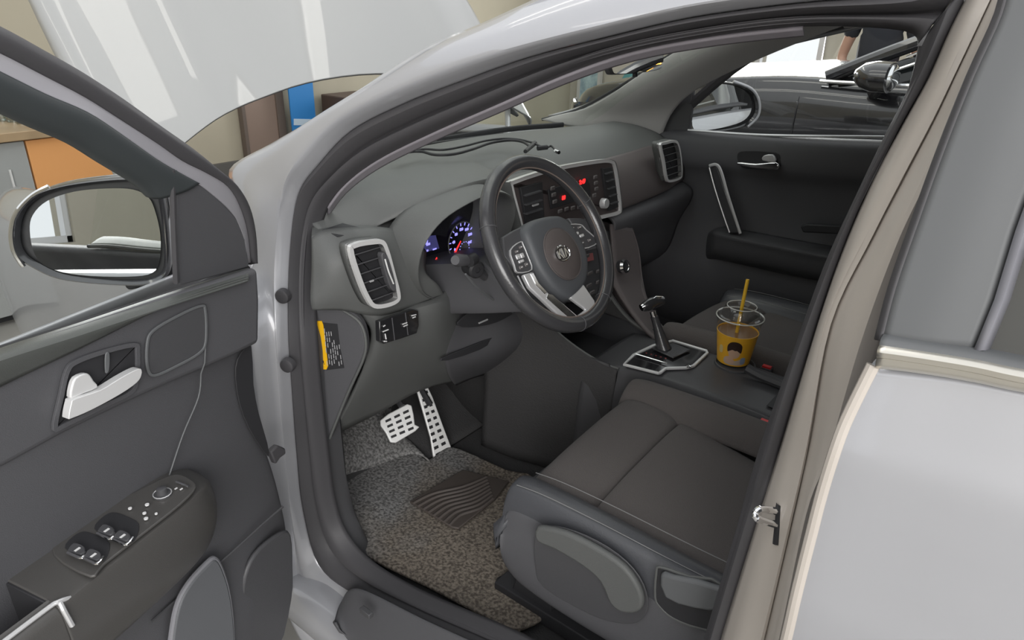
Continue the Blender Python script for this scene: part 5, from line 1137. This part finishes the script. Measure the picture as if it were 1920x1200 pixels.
MB().box((1.88, yc, .70), (.06, .9, .16)).build('grille', M['deep'], bk, bev=.02)

# ================================================================== PERSON BEHIND THE BLACK CAR
PX_, PY_ = .60, -4.62
per = thing('person', (PX_, PY_, 0), 'person in a black t-shirt standing behind the black car', 'person')
skin = mat('skin', (.55, .33, .24), .5); tee = mat('black_tshirt', (.035, .037, .045), .85, spec=.2); trs = mat('dark_trousers', (.06, .065, .08), .85); hairm = mat('black_hair', (.02, .018, .016), .6)
def skinobj(name, vs_, es_, m, parent, root=0, sub=1):
    me = bpy.data.meshes.new(name); me.from_pydata([tuple(v[:3]) for v in vs_], es_, [])
    o = bpy.data.objects.new(name, me); COL.objects.link(o)
    if parent: attach(o, parent)
    sk_ = o.modifiers.new('skin', 'SKIN'); sk_.use_smooth_shade = True
    lay = me.skin_vertices[0] if me.skin_vertices else None
    if lay is None:
        bm = bmesh.new(); bm.from_mesh(me); bm.verts.layers.skin.verify(); bm.to_mesh(me); bm.free(); lay = me.skin_vertices[0]
    for i, v in enumerate(vs_):
        r = v[3]; lay.data[i].radius = r if isinstance(r, tuple) else (r, r)
    lay.data[root].use_root = True
    if sub: s_ = o.modifiers.new('sub', 'SUBSURF'); s_.levels = sub; s_.render_levels = sub
    me.materials.append(m); return o
# facing the camera side (+y); local x axis along world x
def Q(a, b, z, r): return (PX_+a, PY_+b, z, r)
V_ = [Q(0, 0, .98, (.15, .11)), Q(0, .0, 1.12, (.14, .10)), Q(0, 0, 1.30, (.16, .11)), Q(0, -.01, 1.42, (.11, .08)), Q(0, .0, 1.50, (.055, .055)), Q(0, .01, 1.56, (.06, .065)), Q(0, .015, 1.64, (.078, .092)), Q(0, .01, 1.71, (.06, .07)),
      Q(.18, -.01, 1.40, .055), Q(.235, -.03, 1.25, .046), Q(.265, -.04, 1.12, .040), Q(.20, .06, 1.03, .034), Q(.12, .13, 1.02, .027),
      Q(-.18, -.01, 1.40, .055), Q(-.235, -.03, 1.25, .046), Q(-.265, -.04, 1.12, .040), Q(-.20, .06, 1.06, .034), Q(-.12, .13, 1.07, .027),
      Q(.095, 0, .86, .085), Q(.10, .01, .50, .058), Q(.11, -.02, .28, .052), Q(.11, -.02, .09, .038), Q(.12, .12, .04, .036),
      Q(-.095, 0, .86, .085), Q(-.10, .01, .50, .058), Q(-.11, -.02, .28, .052), Q(-.11, -.02, .09, .038), Q(-.12, .12, .04, .036)]
E_ = [(0, 1), (1, 2), (2, 3), (3, 4), (4, 5), (5, 6), (6, 7), (3, 8), (8, 9), (9, 10), (10, 11), (11, 12), (3, 13), (13, 14), (14, 15), (15, 16), (16, 17), (0, 18), (18, 19), (19, 20), (20, 21), (21, 22), (0, 23), (23, 24), (24, 25), (25, 26), (26, 27)]
bodyo = skinobj('body', V_, E_, skin, per)
g = .018
tv = [Q(0, 0, .93, (.165+g/2, .125+g/2)), Q(0, 0, 1.12, (.152+g/2, .112+g/2)), Q(0, 0, 1.30, (.172, .122)), Q(0, -.01, 1.43, (.118, .088)), Q(.19, -.01, 1.405, .068), Q(.235, -.03, 1.26, .064), Q(-.19, -.01, 1.405, .068), Q(-.235, -.03, 1.26, .064)]
skinobj('tshirt', tv, [(0, 1), (1, 2), (2, 3), (3, 4), (4, 5), (3, 6), (6, 7)], tee, per)
lv_ = [Q(0, 0, .96, (.160, .122)), Q(.095, 0, .86, .10), Q(.10, .01, .50, .075), Q(.11, -.02, .12, .062), Q(-.095, 0, .86, .10), Q(-.10, .01, .50, .075), Q(-.11, -.02, .12, .062)]
skinobj('trousers', lv_, [(0, 1), (1, 2), (2, 3), (0, 4), (4, 5), (5, 6)], trs, per)
MB().ell((PX_, PY_-.005, 1.70), .092, .108, .085, nu=20, nv=14).build('hair', hairm, per)
for s in (1, -1):
    MB().ell((PX_+s*.032, PY_+.098, 1.655), .014, .008, .008).build('eye', M['white'], bodyo)
    MB().ell((PX_+s*.085, PY_+.01, 1.64), .012, .02, .032).build('ear', skin, bodyo)
    MB().ell((PX_+s*.12, PY_+.06, .04), .05, .13, .045).build('shoe', M['deep'], per)
    hx, hy, hz = PX_+s*.12, PY_+.13, 1.02 if s > 0 else 1.07
    hv = [(hx, hy, hz, .026), (hx-s*.04, hy+.02, hz, .030), (hx-s*.075, hy+.03, hz, .026)]; he = [(0, 1), (1, 2)]
    for k, (dz_, L) in enumerate(((.024, .065), (.009, .075), (-.006, .070), (-.021, .055))):
        n = len(hv); hv += [(hx-s*.085, hy+.03, hz+dz_, .0095), (hx-s*(.085+L*.5), hy+.03-.006, hz+dz_, .009), (hx-s*(.085+L), hy+.01, hz+dz_-.004, .008)]; he += [(2, n), (n, n+1), (n+1, n+2)]
    n = len(hv); hv += [(hx-s*.04, hy+.035, hz+.038, .011), (hx-s*.065, hy+.04, hz+.06, .0095)]; he += [(1, n), (n, n+1)]
    skinobj('hand', hv, he, skin, bodyo)
MB().ell((PX_, PY_+.110, 1.635), .013, .020, .022).build('nose', skin, bodyo)
MB().ell((PX_, PY_+.098, 1.598), .025, .008, .006).build('mouth', mat('lips', (.45, .2, .17), .5), bodyo)

# ================================================================== COUNTER AND ITEMS IN FRONT OF THE CAR
XC2 = 3.0
wood = mat('light_wood_top', (.42, .30, .18), .45, mott=.15, mscale=6)
og = mat('orange_laminate', (.80, .38, .14), .5); gy = mat('grey_laminate', (.36, .37, .37), .5)
yl = X(42, 250, XC2).y; yr = -.45
def cabinet(name, y0, y1, m, lab, doors):
    t = thing(name, (XC2+.28, (y0+y1)/2, 0), lab, 'cabinet')
    MB().box((XC2+.29, (y0+y1)/2, .44), (.54, abs(y1-y0)-.004, .80)).build('cabinet_body', m, t, bev=.003)
    w_ = abs(y1-y0)/doors
    for k in range(doors):
        yy = max(y0, y1)-w_*(k+.5)
        d = MB().box((XC2+.008, yy, .44), (.018, w_-.008, .79)).build('cabinet_door', m, t, bev=.002)
        MB().tube([(XC2-.012, yy-w_*.36, .6), (XC2-.012, yy-w_*.36, .72)], .005, 6).build('door_pull', M['silver'], d)
    MB().box((XC2+.3, (y0+y1)/2, .02), (.48, abs(y1-y0)-.02, .04)).build('plinth', M['deep'], t)
cabinet('base_cabinet', yl, yr, og, 'orange fronted base cabinet beyond the raised bonnet', 1)
cabinet('base_cabinet', yl+1.3, yl, gy, 'grey fronted base cabinet left of the orange one', 2)
tp = MB().box((XC2+.29, (yl+1.3+yr)/2, .862), (.64, 1.3+yl-yr+.04, .04)).build('worktop', wood, bev=.004); tag(tp, 'light wood worktop running over the grey and orange cabinets', 'worktop')
gm = thin_glass('tumbler_glass', (.8, .85, .85), .2, .8)
gls = [(6, 226, .035, .11, 'tall clear glass at the left end of the worktop'), (28, 228, .038, .09, 'clear glass second from the left on the worktop'), (42, 231, .030, .075, 'low clear glass beside a brown jar')]
for (u, v, r, h, lab) in gls:
    c = Z(u, v, .883)
    o = MB().lathe([(.001, .004), (r*.8, .004), (r*.8, 0), (r*.85, 0), (r, h), (r*.94, h), (r*.78, .006)], c, (0, 0, 1), 24, cap=False).build('drinking_glass', gm); tag(o, lab, 'glass', 'glasses on the worktop')
def jar(u, v, r, h, m, lab, nm='storage_jar', ct='jar'):
    c = Z(u, v, .883); t = thing(nm, c, lab, ct)
    MB().lathe([(r*.9, 0), (r, .01), (r, h*.75), (r*.75, h*.85), (r*.7, h*.88)], c, (0, 0, 1), 24).build('jar_body', m, t)
    MB().lathe([(r*.78, h*.85), (r*.78, h), (r*.7, h*1.02)], c, (0, 0, 1), 24).build('jar_lid', M['deep'], t)
jar(62, 230, .03, .10, mat('brown_jar', (.20, .09, .03), .3), 'brown jar with dark lid in the middle of the worktop items')
jar(84, 233, .035, .07, mat('steel_jar', (.45, .45, .43), .25, .8), 'squat steel jar rightmost on the worktop')
jar(17, 216, .045, .17, mat('pale_jar', (.62, .63, .60), .3), 'tall pale jar behind the glasses on the worktop')

# wall items seen in the gap below the hood
def XW(u, v): return X(u, v, WF)
a0, a1 = XW(455, 260), XW(522, 250)
dd = MB().box((WF-.03, (a0.y+a1.y)/2, 1.0), (.05, abs(a0.y-a1.y), 2.0)).build('door_1', mat('brown_door', (.27, .20, .16), .55), bev=.004); struct(dd)
fr2 = MB(); fr2.box((WF-.035, a1.y, 1.02), (.07, .07, 2.04)); fr2.box((WF-.035, a0.y+.0, 1.02), (.06, .03, 2.04)); struct(fr2.build('trim_2', mat('dark_frame', (.15, .12, .10), .5), bev=.003))
p0, p1 = XW(526, 230), XW(570, 215)
bn = thing('banner_stand', (WF-.15, (p0.y+p1.y)/2, 0), 'blue and white printed banner standing against the beige wall', 'banner')
blu = mat('banner_blue', (.03, .22, .55), .5); blw = mat('banner_white', (.55, .68, .78), .5)
wB = abs(p0.y-p1.y)
MB().box((WF-.15, (p0.y+p1.y)/2, .95), (.012, wB, 1.8)).build('banner_sheet', blu, bn)
for k, (zz, hh) in enumerate(((.18, .10), (.34, .035), (.52, .05), (.9, .1), (1.3, .06))):
    MB().box((WF-.158, (p0.y+p1.y)/2+.02*(k % 2), zz), (.004, wB*.86, hh), (Vector((1, 0, 0)), Vector((0, 1, .12)).normalized(), Vector((0, -.12, 1)).normalized())).build('banner_band', blw, bn)
MB().box((WF-.15, (p0.y+p1.y)/2, .03), (.25, wB*.9, .04)).build('banner_foot', M['silver'], bn, bev=.005)
p2 = XW(578, 205); p3_ = XW(655, 180)
sh = thing('tool_cabinet', (WF-.3, (p2.y+p3_.y)/2, 0), 'dark tool cabinet beside the blue banner under the bonnet edge', 'cabinet')
MB().box((WF-.3, (p2.y+p3_.y)/2-.1, .36), (.5, abs(p2.y-p3_.y), .70)).build('cabinet_body', mat('dark_brown_cabinet', (.09, .06, .05), .5), sh, bev=.01)
for k in range(3): MB().box((WF-.555, (p2.y+p3_.y)/2-.1, .15+k*.21), (.02, abs(p2.y-p3_.y)-.04, .18)).build('drawer', mat('dark_drawer', (.05, .045, .05), .35) if k == 0 else bpy.data.materials['dark_drawer'], sh, bev=.004)
# things on the right wall seen through the windscreen
def YW(u, v, o=.02): return Y(u, v, WR+o)
q = [YW(1092, 128), YW(1130, 122), YW(1130, 205), YW(1092, 208)]
x0, x1 = q[0].x, q[1].x; 
pn = thing('glass_panel', ((x0+x1)/2, WR+.05, 0), 'narrow pale blue glass panel standing at the wall beyond the windscreen', 'glass panel')
MB().box(((x0+x1)/2, WR+.06, .8), (abs(x0-x1), .02, 1.5)).build('pane', mat('pale_blue_glass', (.38, .50, .53), .12, mott=.4, mscale=7, col2=(.20, .30, .36)), pn)
for xx in (x0, x1): MB().box((xx, WR+.06, .8), (.04, .05, 1.56)).build('panel_frame', M['silver'], pn)
MB().box(((x0+x1)/2, WR+.07, .02), (abs(x0-x1), .3, .04)).build('panel_foot', M['silver'], pn)
tq = mat('turquoise_vinyl', (.12, .36, .38), .5)
dcl = [(1166, 150), (1172, 138), (1176, 122), (1188, 118), (1194, 128), (1198, 140), (1190, 150), (1180, 158)]
o = slab('wall_sticker', [YW(u, v, .004) for u, v in dcl], Vector((0, .003, 0)), tq, None, sm=3, bev=0); tag(o, 'turquoise rounded wall sticker seen through the windscreen', 'wall sticker')
o = slab('wall_sticker', [YW(u, v, .004) for u, v in ((1214, 112), (1222, 103), (1236, 104), (1244, 110), (1238, 118), (1222, 118))], Vector((0, .003, 0)), mat('blue_vinyl', (.06, .20, .42), .5), None, sm=3, bev=0); tag(o, 'small blue wall sticker just below the interior mirror', 'wall sticker')

# amber lamp that shows in the interior mirror and on the wheel spoke
am = thing('amber_lamp', (LMP.x, LMP.y, 0), 'amber warning lamp on a pole behind the black car, glowing in the interior mirror', 'lamp')
MB().lathe([(.16, 0), (.16, .02), (.02, .04)], (LMP.x, LMP.y, 0), (0, 0, 1), 24).build('lamp_foot', M['deep'], am)
MB().tube([Vector((LMP.x, LMP.y, .03)), LMP+Vector((0, 0, -.10))], .016, 10).build('pole', M['silver'], am)
MB().lathe([(.06, -.12), (.10, -.10), (.10, -.08)], LMP, (0, 0, 1), 24).build('lamp_base', M['deep'], am)
MB().lathe([(.095, -.08), (.095, .05), (.07, .085), (.001, .095)], LMP, (0, 0, 1), 24).build('amber_lens', mat('amber_glow', (.6, .25, .02), .3, emit=(1, .36, .03), es=14), am)
